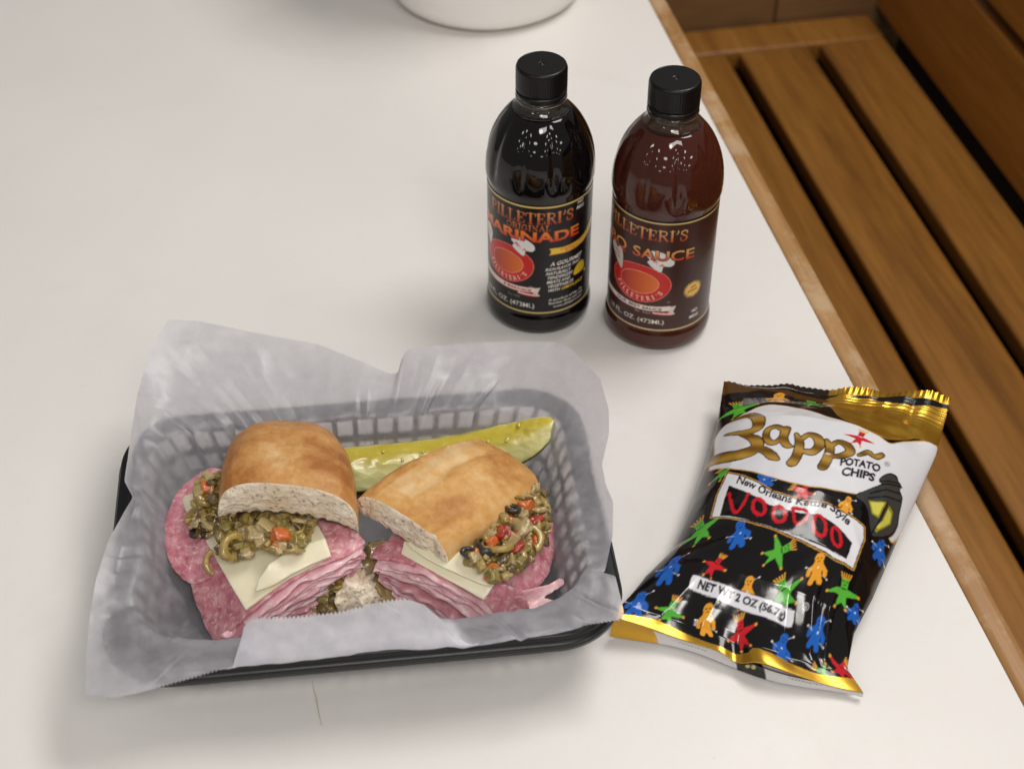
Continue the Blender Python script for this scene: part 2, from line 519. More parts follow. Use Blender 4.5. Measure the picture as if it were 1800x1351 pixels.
def make_label_mat():
    t = NT("printed_label")
    at_ = t.n.new('ShaderNodeVertexColor'); at_.layer_name = "print"
    t.principled(Base_Color=at_.outputs[0], Metallic=t.math('MULTIPLY', at_.outputs[1], .6), Roughness=.28, Specular_IOR_Level=.4)
    return t.m
M_LABEL = make_label_mat()
def make_cap_mat():
    t = NT("black_cap_plastic")
    t.principled(Base_Color=(.0045, .0045, .005), Roughness=.30, Specular_IOR_Level=.35, Normal=t.bump(t.noise(900, detail=2), .12, .0004))
    return t.m
M_CAP = make_cap_mat()

BZ = .1745
R_LAB = .0323
def bottle(root_loc, label_txt, cat_group, liquid_mat, film_mat, art, theta0, turn):
    root = empty("sauce_bottle", root_loc, label_txt, "bottle", cat_group)
    # body profile (outer)
    key = [(.0, .0018), (.022, .0018), (.0295, .0009), (.0318, .0020), (.0334, .0055), (.0338, .0095), (.0334, .0135), (.0326, .0155), (R_LAB, .0165),
           (R_LAB, .030), (R_LAB, .060), (R_LAB, .1010), (.0327, .1030), (.0334, .1065), (.0335, .111), (.0329, .119), (.0312, .127), (.0285, .1345),
           (.0248, .1415), (.0207, .1470), (.0168, .1508), (.0147, .1532), (.0138, .1552), (.0136, .160), (.0134, .170)]
    pr = []
    k = np.array(key)
    ii = np.linspace(0, len(k) - 1, 120)
    pr = [(max(0.0002, np.interp(i, range(len(k)), k[:, 0])), np.interp(i, range(len(k)), k[:, 1])) for i in ii]
    # smooth the shoulder
    sh = catmull(key[11:], 60)
    pr = [p for p in pr if p[1] < .1010] + [tuple(p) for p in sh]
    def flute(th, z):
        f = np.clip((z - .106) / .010, 0, 1) * np.clip((.1505 - z) / .012, 0, 1)
        return 1 - .040 * f * abs(math.cos(5 * th + turn)) ** 12
    outer = pr
    inner = [(max(.0001, r - .0007), z + (.0007 if i < 40 else 0)) for i, (r, z) in enumerate(pr)]
    level = .1500
    lo = [p for p in outer if p[1] < level]; hi = [p for p in outer if p[1] >= level]; hii = [p for p in inner if p[1] >= level]
    lathe("bottle_neck", hi + hii[::-1] + hi[:1], M_CLEAR, root, 96)
    lathe("bottle_body", lo + [(lo[-1][0] - .0008, level - .0003), (lo[-1][0] * .6, level - .0006), (.0001, level - .0006)], liquid_mat, root, 192, flute)
    fm = [(r - .0002, z) for r, z in inner if level + .0004 < z < .162]
    lathe("neck_film", fm, film_mat, root, 64)
    # neck support ring
    lathe("neck_ring", [(.0134, .1565), (.0152, .1570), (.0153, .1582), (.0134, .1588)], M_CLEAR, root, 64)
    # cap: ribbed skirt, tamper band
    ribs = 60
    def rib(th, z):
        f = 1.0 if .1650 < z < .1762 else 0.0
        return 1 + f * .014 * (.5 + .5 * math.cos(ribs * th))
    cap = lathe("cap", [(.0130, .1630), (.0150, .1632), (.0152, .1638), (.0152, .1648), (.0150, .1652), (.0150, .1760), (.0150, .1766), (.0146, .1778), (.0138, .1785),
                        (.0135, .1784), (.0134, .1783), (.0133, .1783), (.0130, .1783), (.0080, .1783), (.0026, .1783), (.0022, .1783), (.0018, .1780), (.0010, .1780), (.0007, .1784), (.0001, .1784)], M_CAP, root, 240, rib)
    lathe("tamper_band", [(.0132, .1590), (.0143, .1587), (.0151, .1596), (.0152, .1626), (.0131, .1627)], M_CAP, cap, 96,
          lambda th, z: 1 + .004 * math.sin(24 * th))
    # label: printed sleeve wrapped round the recessed panel
    r = R_LAB + .00025
    cols, rows = 560, 240
    z0, z1 = .0172, .1007
    half = math.radians(158)
    # denser in front
    tt = np.linspace(-1, 1, cols); ang = np.where(np.abs(tt) < .86, tt / .86 * math.radians(92), np.sign(tt) * (math.radians(92) + (np.abs(tt) - .86) / .14 * (half - math.radians(92))))
    zz = np.linspace(z0, z1, rows)
    A, Z = np.meshgrid(ang, zz)
    th = theta0 + A                      # theta0 faces the camera
    V = np.stack([r * np.cos(th), r * np.sin(th), Z], -1).reshape(-1, 3)
    o = mesh_obj("label", V, grid_faces(rows, cols), M_LABEL, root)
    set_print(o.data, art.sample((A * r * 1000).ravel(), (Z * 1000).ravel(), 1))
    return root

GOLD = (*lin(214, 178, 92), 0.0)
def grad(y0, y1, c0, c1):
    def f(X, Y):
        t = np.clip((Y - y0) / (y1 - y0), 0, 1)[..., None]
        c = np.array(c0) * (1 - t) + np.array(c1) * t
        return np.concatenate([c, np.zeros_like(t)], -1)
    return f
WHITE = lin(232, 226, 220); RED = lin(205, 38, 30); ORANGE = lin(236, 140, 52); YEL = lin(240, 196, 60)

def emblem(a, cx, cy, rx, ry, rot, ribbon, hat, dx=0):
    """red oval emblem with a lettered rim, a tall white hat and a ribbon"""
    red, dk = lin(196, 34, 30), lin(150, 24, 20)
    a.ellipse((cx, cy), rx, ry, lin(228, 120, 96), rot)
    a.ellipse((cx, cy), rx - .5, ry - .5, red, rot)
    a.ellipse((cx, cy + .6), rx * .64, ry * .60, lin(232, 150, 120), rot)
    a.ellipse((cx, cy + .6), rx * .64 - .45, ry * .60 - .45, lambda X, Y: np.concatenate([
        np.array(lin(176, 30, 22)) * (1 - np.clip((X - cx + rx * .6) / (rx * 1.2), 0, 1))[..., None] + np.array(lin(222, 112, 44)) * np.clip((X - cx + rx * .6) / (rx * 1.2), 0, 1)[..., None],
        np.zeros(X.shape + (1,))], -1), rot)
    word = "PILLETERI'S"
    for k, ch in enumerate(word):
        th = math.radians(205 + 130 * k / (len(word) - 1))
        kx, ky = rx * .82, ry * .80
        px, py = cx + kx * math.cos(th), cy + ky * math.sin(th)
        tang = math.atan2(ky * math.cos(th), -kx * math.sin(th))
        w = SERIF[ch][0] * 3.0
        a.serif(ch, line_warp(px - math.cos(tang) * w / 2, py - math.sin(tang) * w / 2 - 1.3, tang), w, 3.0, lin(240, 205, 190), grow=.05)
def tall_hat(a, hx, hy, s=1.0):
    wht = lin(226, 222, 218)
    p = np.array([(-6.5, 5.5), (-5.8, 8.6), (-2.5, 9.8), (1.5, 9.2), (5.5, 7.4), (8.6, 4.6), (9.2, 1.4), (7.4, -.4), (4.6, -.2), (3.2, -.6), (1.6, -4.6), (-5.6, .8), (-4.6, 3.4)]) * s
    p = catmull(p, 60, True)
    a.poly(p + (hx, hy), lin(120, 116, 112)); a.poly(p * .95 + (hx, hy), wht)
    a.text("Mr. P", line_warp(hx - 4.4 * s, hy + 3.6 * s, -.62), 8.2 * s, 2.2 * s, lin(196, 40, 34), .02, .2)
def ribbon(a, x0, x1, y, txt, tc, x_txt, w_txt, body=None):
    body = body or lin(226, 216, 208)
    a.poly([(x1 - 1, y - 4.6), (x1 + 3.2, y - 4.0), (x1 + 1.6, y - 2.0), (x1 + 3.4, y + 2.6), (x1 - 1.5, y + 1.8)], lin(214, 204, 196))
    a.poly([(x1 - 11, y - 3.9), (x1 + 1, y - 4.9), (x1 + 1, y - 2.6), (x1 - 11, y - 2.0)], lin(206, 60, 48))
    a.poly([(x1 - 11, y - 3.2), (x1 + 1, y - 4.1), (x1 + 1, y - 3.2), (x1 - 11, y - 2.4)], lin(230, 220, 214))
    top = [(x, y + 2.0 + .0016 * (x - x1) * (x - x0) * 0 + .6 * ((x - (x0 + x1) / 2) / 20) ** 2) for x in np.linspace(x0, x1, 20)]
    bot = [(x, v - 4.2) for x, v in top][::-1]
    a.poly(top + bot, lin(188, 60, 52))
    a.poly([(x, v - .35) for x, v in top] + [(x, v + .35) for x, v in bot], body)
    a.text(txt, line_warp(x_txt, y - 1.0), w_txt, 2.1, tc, .03)

def squiggle(a, x, y, n, ang, col):
    """small lettering too fine to read"""
    for k in range(n):
        p = np.array([(0, 0), (.3, 1.5), (.7, .2), (1.0, 1.4)]) + (k * 1.45, 0)
        c, s_ = math.cos(ang), math.sin(ang)
        a.stroke(np.stack([x + p[:, 0] * c - p[:, 1] * s_, y + p[:, 0] * s_ + p[:, 1] * c], 1), .35, col)
def art_marinade():
    a = Art(-92, 92, 15, 102, .2, lin(20, 18, 19))
    for z in (99.6, 18.9):
        a.stroke([(-92, z), (92, z)], 1.15, GOLD)
        a.stroke([(-92, z + .25), (92, z + .25)], .35, lin(240, 222, 160))
    g1 = lambda y0, y1: grad(y0, y1, lin(158, 34, 24), lin(222, 150, 84))
    a.serif("PILLETERI'S", line_warp(-36, 87.6, 0), 58, 7.8, lin(96, 28, 20), grow=.5)
    a.serif("PILLETERI'S", line_warp(-36, 87.6, 0), 58, 7.8, g1(86.5, 96.5), grow=-.05)
    a.serif("ORIGINAL", line_warp(-21.5, 82.3), 28.5, 4.0, g1(81, 88), grow=.02)
    hot = lambda y0, y1: grad(y0, y1, lin(204, 30, 20), lin(238, 146, 54))
    emblem(a, -21.8, 54.2, 19.0, 14.2, .10, None, None)
    tall_hat(a, -11.5, 67.2)
    a.text("MARINADE", line_warp(-45, 74.4), 72, 7.4, lin(110, 18, 12), .065)
    a.text("MARINADE", line_warp(-45, 74.4), 72, 7.4, hot(73.2, 82.5), .03)
    # white spoon at the edge of the emblem
    p = catmull([(-44, 72), (-39, 73), (-35.5, 69), (-36.5, 63), (-39, 58), (-41, 62), (-44, 66)], 40, True)
    a.poly(p, lin(222, 218, 214)); squiggle(a, -42.5, 66.5, 3, -.3, lin(190, 60, 50))
    ribbon(a, -46, -2.2, 36.6, "& MARINADE", lin(150, 30, 26), -24, 19.5, lin(232, 208, 200))
    a.text("16 FL. OZ. (473ML)", line_warp(-41, 22.8), 38.5, 3.6, lin(214, 208, 202), .01)
    a.text("Est. 1925", line_warp(-20, 29.8), 8, 1.4, lin(150, 145, 140))
    a.text("TM", line_warp(-6, 39.2), 2, .9, lin(190, 190, 190))
    a.text("NO", line_warp(25.2, 97.0 - .6), 5, 2.3, WHITE, .02, .2); a.text("MSG", line_warp(24.6, 92.7), 6.4, 2.3, WHITE, .02, .2)
    ban = catmull([(9.5, 66.6), (18, 66.2), (27, 66.8), (34, 68.6), (40, 71.8), (44, 74)], 24)
    for w, c in ((4.8, lin(206, 150, 44)), (3.9, lin(242, 196, 70))): a.stroke(ban, w, c)
    a.poly([(6.2, 69.0), (11, 69.0), (11, 64.2), (6.2, 64.2), (8.4, 66.6)], lin(240, 194, 70))
    a.text("Compare Our", lambda u, v: (13.5 + u, 66.5 + v + .010 * np.maximum(0, u - 8) ** 2), 19, 1.6, lin(196, 40, 20), .02)
    a.text("Sodium", lambda u, v: (17 + u, 64.7 + v + .010 * np.maximum(0, u - 5) ** 2), 12, 1.5, lin(196, 40, 20), .02)
    for s_, x, y, w, h in (("A GOURMET", 7, 55.5, 23.5, 3.0), ("RICH FLAVOR THAT", 4.2, 51.9, 25, 2.2), ("NATURALLY", 4.6, 48.6, 16.5, 2.2), ("TENDERIZES", 5, 45.3, 17.5, 2.2),
                           ("MEATS AND", 5, 42.0, 16, 2.2), ("VEGETABLES", 5.4, 38.7, 18, 2.2), ("WITH", 5.6, 35.4, 8, 2.2)):
        a.text(s_, line_warp(x, y), w, h, WHITE, .02, .25)
    a.text("LEMON JUICE", line_warp(15, 35.4), 17, 2.2, lin(236, 200, 50), .02, .25)
    a.poly(catmull([(24, 43.2), (24.6, 47.5), (28, 50.6), (31, 51.2), (33.4, 49.0), (34.2, 45.5), (33, 43.4), (28, 42.6)], 40, True), lin(232, 190, 30))
    a.ellipse((30.6, 47.4), 2.6, 3.4, lin(190, 160, 40), .3); a.ellipse((30.6, 47.4), 2.1, 2.9, lin(238, 210, 70), .3)
    for k in range(4):
        t = k * math.pi / 4; a.stroke([(30.6 - 2 * math.cos(t), 47.4 - 2.7 * math.sin(t)), (30.6 + 2 * math.cos(t), 47.4 + 2.7 * math.sin(t))], .25, lin(190, 150, 30))
    a.ellipse((35, 41.4), .9, 1.1, lin(232, 190, 30))
    for s_, x, y, w in (("A product of Mr. P's", 6.5, 28.0, 26), ("Butcher Shop and Deli", 6.8, 25.2, 26), ("www.pilleteris.com", 9.5, 22.4, 23)):
        a.text(s_, line_warp(x, y), w, 1.8, lin(212, 206, 200), .015)
    return a
def art_bbq():
    a = Art(-92, 92, 15, 102, .2, lin(62, 33, 29))
    for z in (99.2, 18.0):
        a.stroke([(-92, z), (92, z)], 1.0, GOLD)
        a.stroke([(-92, z + .25), (92, z + .25)], .35, lin(246, 232, 180))
    a.stroke([(-92, 100.6), (92, 100.6)], .8, lin(24, 14, 12))
    g1 = lambda y0, y1: grad(y0, y1, lin(176, 50, 26), lin(226, 176, 116))
    a.serif("PILLETERI'S", line_warp(-44, 86.6), 59.5, 7.6, lin(40, 14, 10), grow=.6)
    a.serif("PILLETERI'S", line_warp(-44, 86.6), 59.5, 7.6, g1(86, 95), grow=.05)
    emblem(a, -13.0, 52.6, 20.8, 14.2, .06, None, None)
    tall_hat(a, -1.6, 68.4, 1.12)
    hot = lambda y0, y1: grad(y0, y1, lin(196, 44, 22), lin(230, 184, 104))
    for bd, c in ((.06, lin(50, 16, 10)), (.015, hot(72, 80.5))):
        a.text("BBQ", line_warp(-48, 72.2), 25, 7.8, c, bd); a.text("SAUCE", line_warp(-18, 72.4), 39, 7.4, c, bd)
    p = catmull([(-38, 69), (-35, 73), (-31.5, 70.5), (-28.5, 72.5), (-25.6, 68), (-26, 57.5), (-31, 61)], 40, True)
    a.poly(p, lin(204, 198, 194))
    for k in range(2): squiggle(a, -34, 67.8 - 3.2 * k, 4, -.25, lin(170, 70, 60))
    ribbon(a, -44, 8.5, 34.6, "OUR BEST SAUCE", lin(40, 24, 22), -29, 32, lin(228, 220, 212))
    a.text("16 FL. OZ. (473ML)", line_warp(-35, 23.0), 40, 3.3, lin(226, 216, 204), .01)
    a.text("Est. 1925", line_warp(-13.7, 30.4), 10, 1.4, lin(190, 170, 150))
    a.text("TM", line_warp(5.5, 40), 2.4, .9, lin(200, 190, 180))
    sb = []
    for k in range(44):
        r = 7.2 if k % 2 else 5.0; t = k / 44 * 2 * math.pi; sb.append((22.8 + r * math.cos(t), 46.9 + r * .92 * math.sin(t)))
    a.poly(sb, lin(236, 190, 92)); 
    squiggle(a, 21, 47.8, 3, .1, lin(150, 50, 20)); squiggle(a, 19.2, 45.0, 5, .1, lin(150, 50, 20))
    a.text("NO", line_warp(23.4, 27.8), 4.8, 2.3, WHITE, .02); a.text("MSG", line_warp(22.2, 23.4), 7.2, 2.3, WHITE, .02)
    # drifting smoke stroke by the word
    for o_ in (0, 1.6, 3.2):
        a.stroke(catmull([(22.5 + o_, 67.6), (26 + o_, 71.5 - .4 * o_), (30 + o_, 71.0), (35 + o_, 75.5)], 16), np.linspace(.4, 1.3, 16), lin(36, 18, 14))
    return a

bx1, by1 = .0172, .784
bx2, by2 = .0932, .768
bottle((bx1, by1, 0), "black marinade bottle with black cap and flame lettered label, behind the basket", "sauce bottles with black caps",
       make_liquid("marinade", (.004, .003, .003)), make_film("marinade_smear", (.10, .085, .06), .45), art_marinade(), math.atan2(-by1, -bx1), .4)
bottle((bx2, by2, 0), "brown red barbecue sauce bottle with black cap, next to the table edge", "sauce bottles with black caps",
       make_liquid("barbecue_sauce", (.060, .0135, .0080)), make_film("barbecue_smear", (.16, .075, .03), .62), art_bbq(), math.atan2(-by2, -bx2), 1.1)
# ================================================================== bag of chips
# ---- chip bag: a pillow of film. sheet coords: s across (mm, +-65), t along (mm, -10 .. 200)
BAG_O = np.array([.1127, .489]); BAG_EB = np.array([.392, .920]) / math.hypot(.392, .920); BAG_EA = np.array([BAG_EB[1], -BAG_EB[0]])
BAG_L = np.array([(-64, -6, .013), (-61, 8, .014), (-58, 29, .013), (-50.5, 53, .013), (-51.5, 88, .015), (-53.5, 120, .017), (-57, 152, .019), (-63.5, 184, .021)])
BAG_R = np.array([(66, 3, .007), (55, 14, .009), (53, 36, .012), (56.5, 61, .014), (59.5, 104, .016), (62.5, 135, .018), (65.5, 172, .021), (64.5, 209, .024)])
BAG_T = np.array([0, 14, 34, 58, 96, 128, 164, 200.])
# creases: (s0, t0, s1, t1, height mm, width mm)
CREASES = [(44, 12, 30, 62, 2.6, 3.2), (52, 14, 42, 66, 2.2, 2.8), (30, 8, 20, 44, -2.0, 4), (-20, 6, -14, 34, 1.6, 4), (-44, 8, -26, 44, 1.8, 4),
           (-52, 50, -10, 62, -1.8, 4.5), (-56, 30, -24, 40, 1.6, 4), (58, 60, 34, 84, 1.8, 3.5), (56, 76, 46, 130, 1.6, 3.5), (58, 165, 20, 150, -2.2, 4.5), (30, 196, 22, 160, 2.4, 4.5),
           (46, 196, 44, 166, -2.0, 4), (-4, 192, 6, 160, 1.6, 5), (-40, 190, -34, 160, 1.2, 5), (-54, 150, -30, 130, 1.2, 5), (-50, 96, -40, 130, 1.0, 4)]
def bag_surface(s, t):
    """world points of the front film at sheet position (s, t)"""
    u = s / 65.0; tt = np.clip(t, 0, 200)
    L = np.stack([np.interp(tt, BAG_T, BAG_L[:, k]) for k in range(3)], -1)
    Rr = np.stack([np.interp(tt, BAG_T, BAG_R[:, k]) for k in range(3)], -1)
    f = ((u + 1) / 2)[..., None]
    p = L * (1 - f) + Rr * f
    v = tt / 200
    prof = np.interp(v, [0, .05, .10, .18, .30, .45, .6, .75, .86, .93, 1], [0, 0.02, .22, .60, .92, 1.0, .97, .82, .50, .18, 0.03])
    bul = .034 * prof * np.clip(1 - np.abs(u) ** 2.3, 0, 1) ** .75
    z = p[..., 2] + bul
    for (s0, t0, s1, t1, h, w) in CREASES:
        d = np.array([s1 - s0, t1 - t0]); L2 = d @ d
        k = np.clip(((s - s0) * d[0] + (t - t0) * d[1]) / L2, 0, 1)
        q = np.hypot(s - s0 - k * d[0], t - t0 - k * d[1])
        z = z + .0008 * h * np.exp(-(q / w) ** 1.5) * np.sin(np.pi * np.clip(k * .8 + .2, 0, 1)) * np.clip((1 - np.abs(u)) * 6, 0, 1)
    # the lower seal ripples, its outer lip curls down to the table
    seal = np.exp(-(tt / 16.0) ** 2)
    z = z + seal * (.0035 * np.sin(s / 13.0 + .4) - .006 * np.exp(-((s - 2) / 7.0) ** 2) + .002)
    tops = np.exp(-((200 - tt) / 20.0) ** 2)
    z = z + tops ** 2 * .00035 * np.sin(t * 2.0) * np.clip((s + 4) / 6, 0, 1) + tops * (.006 * np.clip((s - 0) / 40, 0, 1) + .0012 * np.sin(s / 6.0) + .0004 * np.sin(s / 2.6))
    lip = np.clip(-t / 10.0, 0, 1)
    z = np.where(t < 0, z * (1 - lip) + .0016 * lip, z)
    b = p[..., 1] - seal * 2.5 * np.sin(s / 15.0 + .3) + np.where(t < 0, 1.8 * np.sin(lip * 2.6), 0)
    xy = BAG_O + (p[..., 0:1] * BAG_EA + b[..., None] * BAG_EB) / 1000
    return np.concatenate([xy, np.maximum(z, .0012)[..., None]], -1)
BA_WHITE = [(-60.0, 126.0), (-63.0, 144.0), (-60.5, 151.5), (-56.5, 155.0), (-48.5, 161.5), (-41.0, 167.0), (-32.0, 167.5), (-21.0, 165.0), (-3.5, 157.0), (6.5, 153.0), (20.5, 149.5), (32.0, 147.5), (41.0, 146.5), (51.0, 161.5), (65.0, 169.0), (65.0, 150.0), (65.0, 124.5), (65.0, 101.0), (61.5, 90.0), (53.0, 101.0), (37.5, 99.0), (26.0, 95.5), (8.0, 92.5), (-10.5, 93.5), (-31.0, 100.5), (-45.5, 106.0), (-54.5, 111.0), (-60.0, 115.0)]
BA_GOLDTOP = [(-5.5, 188.0), (2.0, 198.0), (15.5, 196.5), (39.0, 191.5), (64.5, 195.5), (65.0, 184.5), (65.0, 170.5), (50.5, 164.0), (38.0, 148.5), (21.5, 150.5), (8.5, 156.0), (0.5, 169.0)]
BA_GOLDTL = [(-65.0, 200.0), (-47.0, 200.0), (-5.5, 192.5), (-5.0, 188.0), (-22.5, 189.0), (-42.0, 197.0), (-64.5, 187.5)]
BA_ZAPP = [
  ([(-56.5, 155.0), (-51.0, 156.0), (-44.5, 156.0), (-39.0, 147.5), (-38.0, 138.5), (-42.5, 136.0), (-50.0, 138.5), (-57.0, 142.0)], [0.61, 2.23, 3.45, 3.86, 3.65, 2.64, 1.42, 0.41]),
  ([(-47.5, 136.5), (-37.5, 128.0), (-34.0, 121.5), (-37.0, 117.5), (-45.0, 116.0), (-53.5, 119.0), (-61.0, 122.5)], [0.81, 3.04, 4.06, 4.67, 4.87, 4.67, 4.06]),
  ([(-34.0, 120.0), (-27.5, 116.5), (-22.5, 112.5), (-18.0, 109.5)], [2.03, 2.64, 3.25, 0.61]),
  ([(-21.0, 134.5), (-26.5, 138.0), (-31.0, 135.5), (-30.5, 128.0), (-25.5, 123.0), (-21.5, 126.5), (-20.5, 133.5)], [2.03, 2.03, 2.03, 2.03, 2.03, 2.03, 2.03]),
  ([(-20.5, 136.0), (-20.0, 127.5), (-16.5, 121.5), (-13.0, 120.5)], [2.84, 2.64, 2.23, 0.61]),
  ([(-13.5, 132.0), (-9.5, 124.0), (-8.0, 114.5), (-9.0, 108.0)], [1.01, 2.84, 3.25, 3.65]),
  ([(-10.0, 125.5), (-6.5, 132.5), (-1.0, 131.5), (2.5, 124.5), (0.0, 118.5), (-6.0, 118.0)], [1.42, 2.03, 2.84, 3.25, 2.64, 1.22]),
  ([(5.0, 130.5), (9.0, 123.5), (10.0, 116.0), (9.5, 109.0)], [1.01, 2.84, 3.25, 3.45]),
  ([(8.5, 124.0), (12.0, 130.5), (18.0, 129.5), (21.0, 125.0), (17.5, 120.0), (12.0, 118.0)], [1.42, 2.03, 2.84, 3.04, 2.44, 1.22]),
  ([(26.5, 125.0), (30.5, 130.5), (33.5, 130.0), (36.0, 130.5), (38.5, 134.5)], [1.01, 1.83, 1.62, 1.62, 1.42]),
]
BA_POTATO = ([(18.5, 112.5), (30.0, 116.5), (41.0, 120.5)], [(17.5, 118.5), (29.0, 122.0), (40.5, 127.0)])
BA_CHIPS = ([(21.5, 105.5), (31.0, 109.0), (40.5, 112.5)], [(20.5, 111.5), (30.0, 114.5), (40.0, 118.0)])
BA_REG = ([(42.0, 128.0), (43.5, 129.0), (45.0, 130.0)], [(41.0, 131.5), (42.5, 132.5), (44.0, 133.5)])
BA_NEWO = ([(-38.0, 91.5), (-25.0, 85.0), (-13.0, 80.0), (7.0, 78.5), (21.0, 81.0), (26.5, 80.5), (37.0, 77.0)], [(-38.0, 97.5), (-24.5, 89.5), (-13.0, 84.5), (6.5, 82.5), (21.5, 85.5), (28.0, 84.5), (38.0, 81.5)])
BA_NETWT = ([(-29.5, 26.5), (-2.5, 25.5), (24.5, 24.5)], [(-29.5, 30.0), (-2.5, 28.5), (25.0, 27.5)])
BA_FRAME = [(-46.0, 102.0), (-36.0, 97.0), (-13.5, 84.0), (6.0, 81.5), (21.0, 84.0), (33.0, 83.5), (45.5, 82.5), (48.0, 77.0), (49.0, 58.5), (36.5, 57.0), (21.0, 58.0), (3.5, 60.0), (-15.5, 63.0), (-30.5, 65.5), (-45.0, 68.5), (-47.0, 85.5)]
BA_INSET = [(-42.0, 94.0), (-36.5, 90.5), (-12.5, 78.5), (8.0, 77.0), (22.0, 79.0), (32.5, 77.0), (43.0, 73.0), (43.5, 68.0), (43.5, 62.5), (34.0, 62.0), (20.0, 62.0), (0.5, 63.5), (-19.5, 66.5), (-40.0, 71.0), (-41.5, 84.0)]
BA_VOODOO = [
  ([(-40.0, 87.5), (-33.0, 73.5), (-29.0, 73.5), (-27.5, 85.0)], 2.44),
  ([(-14.5, 76.5), (-13.5, 73.5), (-14.0, 71.5), (-16.0, 71.0), (-18.5, 72.0), (-21.0, 74.5), (-22.0, 77.5), (-22.0, 80.0), (-21.0, 81.5), (-19.0, 81.0), (-16.5, 79.5), (-14.5, 76.5)], 2.64),
  ([(-0.5, 74.0), (0.0, 71.5), (-0.5, 69.5), (-2.5, 68.5), (-4.5, 69.0), (-7.0, 71.5), (-8.0, 74.0), (-8.5, 76.5), (-7.0, 78.0), (-5.0, 78.0), (-2.5, 76.5), (-0.5, 74.0)], 2.64),
  ([(2.0, 79.0), (7.5, 70.0), (12.5, 73.0), (11.0, 78.5), (2.5, 79.0)], 2.44),
  ([(25.0, 74.0), (26.0, 71.0), (26.0, 68.0), (24.0, 67.0), (21.5, 67.5), (19.0, 69.5), (17.5, 73.0), (17.0, 76.0), (18.0, 78.0), (20.5, 78.0), (23.0, 76.5), (25.0, 74.0)], 2.64),
  ([(35.5, 72.0), (37.0, 69.5), (37.0, 67.0), (36.0, 66.0), (34.0, 66.5), (32.0, 68.0), (30.0, 71.0), (29.5, 73.5), (30.0, 75.5), (31.5, 75.5), (33.5, 74.5), (35.5, 72.0)], 2.23),
]
BA_LANT = [(44.5, 122.0), (47.5, 126.5), (51.0, 127.5), (53.0, 125.0), (55.5, 124.0), (55.5, 120.5), (58.5, 118.0), (60.5, 108.5), (62.5, 100.0), (61.0, 91.0), (53.5, 80.5), (49.0, 83.5), (44.0, 91.5), (39.0, 95.0), (33.5, 96.0), (39.0, 105.0), (44.5, 114.0), (42.5, 116.0)]
BA_PANE1 = [(42.0, 99.0), (46.0, 101.5), (52.0, 105.5), (51.5, 93.0), (47.0, 92.5)]
BA_PANE2 = [(54.0, 105.5), (57.0, 104.5), (58.5, 97.0), (53.5, 85.0), (51.5, 85.5), (54.0, 93.5)]
BA_BARS = [[(52.5, 106.0), (52.5, 93.0), (51.0, 82.5)], [(41.5, 100.5), (52.0, 110.0), (58.5, 115.5)], [(45.0, 114.0), (55.5, 123.5)], [(43.5, 115.0), (54.0, 124.5)], [(41.0, 103.5), (48.5, 112.5), (56.0, 118.5)]]
BA_DOLLS = [
  ((-55.0, 175.0), (-50.5, 154.5), 'G', 'c'),
  ((-31.5, 190.0), (-32.5, 165.5), 'O', 'g'),
  ((-12.5, 187.5), (-7.0, 159.5), 'G', 'c'),
  ((-51.5, 107.0), (-47.0, 98.5), 'G', 'c'),
  ((-24.5, 97.0), (-17.0, 87.0), 'B', 'g'),
  ((-1.0, 89.0), (11.0, 85.0), 'R', 'c'),
  ((31.5, 92.5), (31.5, 83.0), 'O', 'g'),
  ((-52.5, 66.5), (-42.5, 51.0), 'G', 'c'),
  ((-25.0, 61.5), (-19.0, 48.0), 'B', 'g'),
  ((10.0, 54.0), (-1.0, 45.0), 'G', 'c'),
  ((-24.0, 41.0), (-26.0, 31.0), 'R', 'c'),
  ((-52.0, 41.5), (-49.5, 25.5), 'B', 'g'),
  ((29.5, 54.0), (34.0, 41.0), 'O', 'g'),
  ((-1.5, 34.5), (0.0, 22.5), 'O', 'g'),
  ((16.0, 37.5), (27.0, 29.0), 'G', 'c'),
  ((48.5, 51.0), (53.0, 38.0), 'G', 'c'),
  ((-58.5, 19.0), (-56.0, 4.5), 'B', 'g'),
  ((-38.5, 18.0), (-39.5, 6.0), 'G', 'c'),
  ((-19.0, 19.5), (-16.0, 6.5), 'O', 'g'),
  ((0.5, 18.5), (7.0, 8.0), 'R', 'c'),
  ((45.0, 29.0), (43.5, 16.0), 'B', 'g'),
  ((27.5, 18.0), (26.0, 6.0), 'B', 'g'),
  ((58.0, 84.5), (59.5, 73.0), 'B', 'g'),
  ((60.0, 45.0), (61.0, 38.0), 'B', 'g'),
  ((45.0, 8.0), (50.0, 4.5), 'G', 'c'),
  ((23.0, 144.5), (22.5, 132.0), 'R', 'c'),
  ((63.5, 15.5), (56.0, 7.0), 'R', 'c'),
]
BA_PILL = [(-34.5, 30.5), (-31.0, 31.0), (-3.5, 29.5), (26.0, 29.0), (29.0, 27.5), (29.5, 23.5), (26.5, 22.5), (-1.5, 23.0), (-31.5, 25.0), (-34.0, 26.0)]
BA_U = (34.5, 31.5)
BA_GOLDBOT = [(-65.0, -4.0), (-59.5, 1.5), (-50.0, 3.5), (-40.0, 4.5), (-29.5, 5.5), (-11.5, 6.5), (-2.5, 10.0), (2.5, 9.0), (11.0, 5.5), (21.0, 3.5), (36.5, 6.5), (49.5, 5.0), (64.5, 5.5), (65.0, -10.0), (50.5, -10.0), (25.5, -10.0), (2.5, 2.0), (-6.5, 2.5), (-15.0, -7.5), (-38.5, -8.0), (-50.5, -7.5), (-65.0, -7.5)]
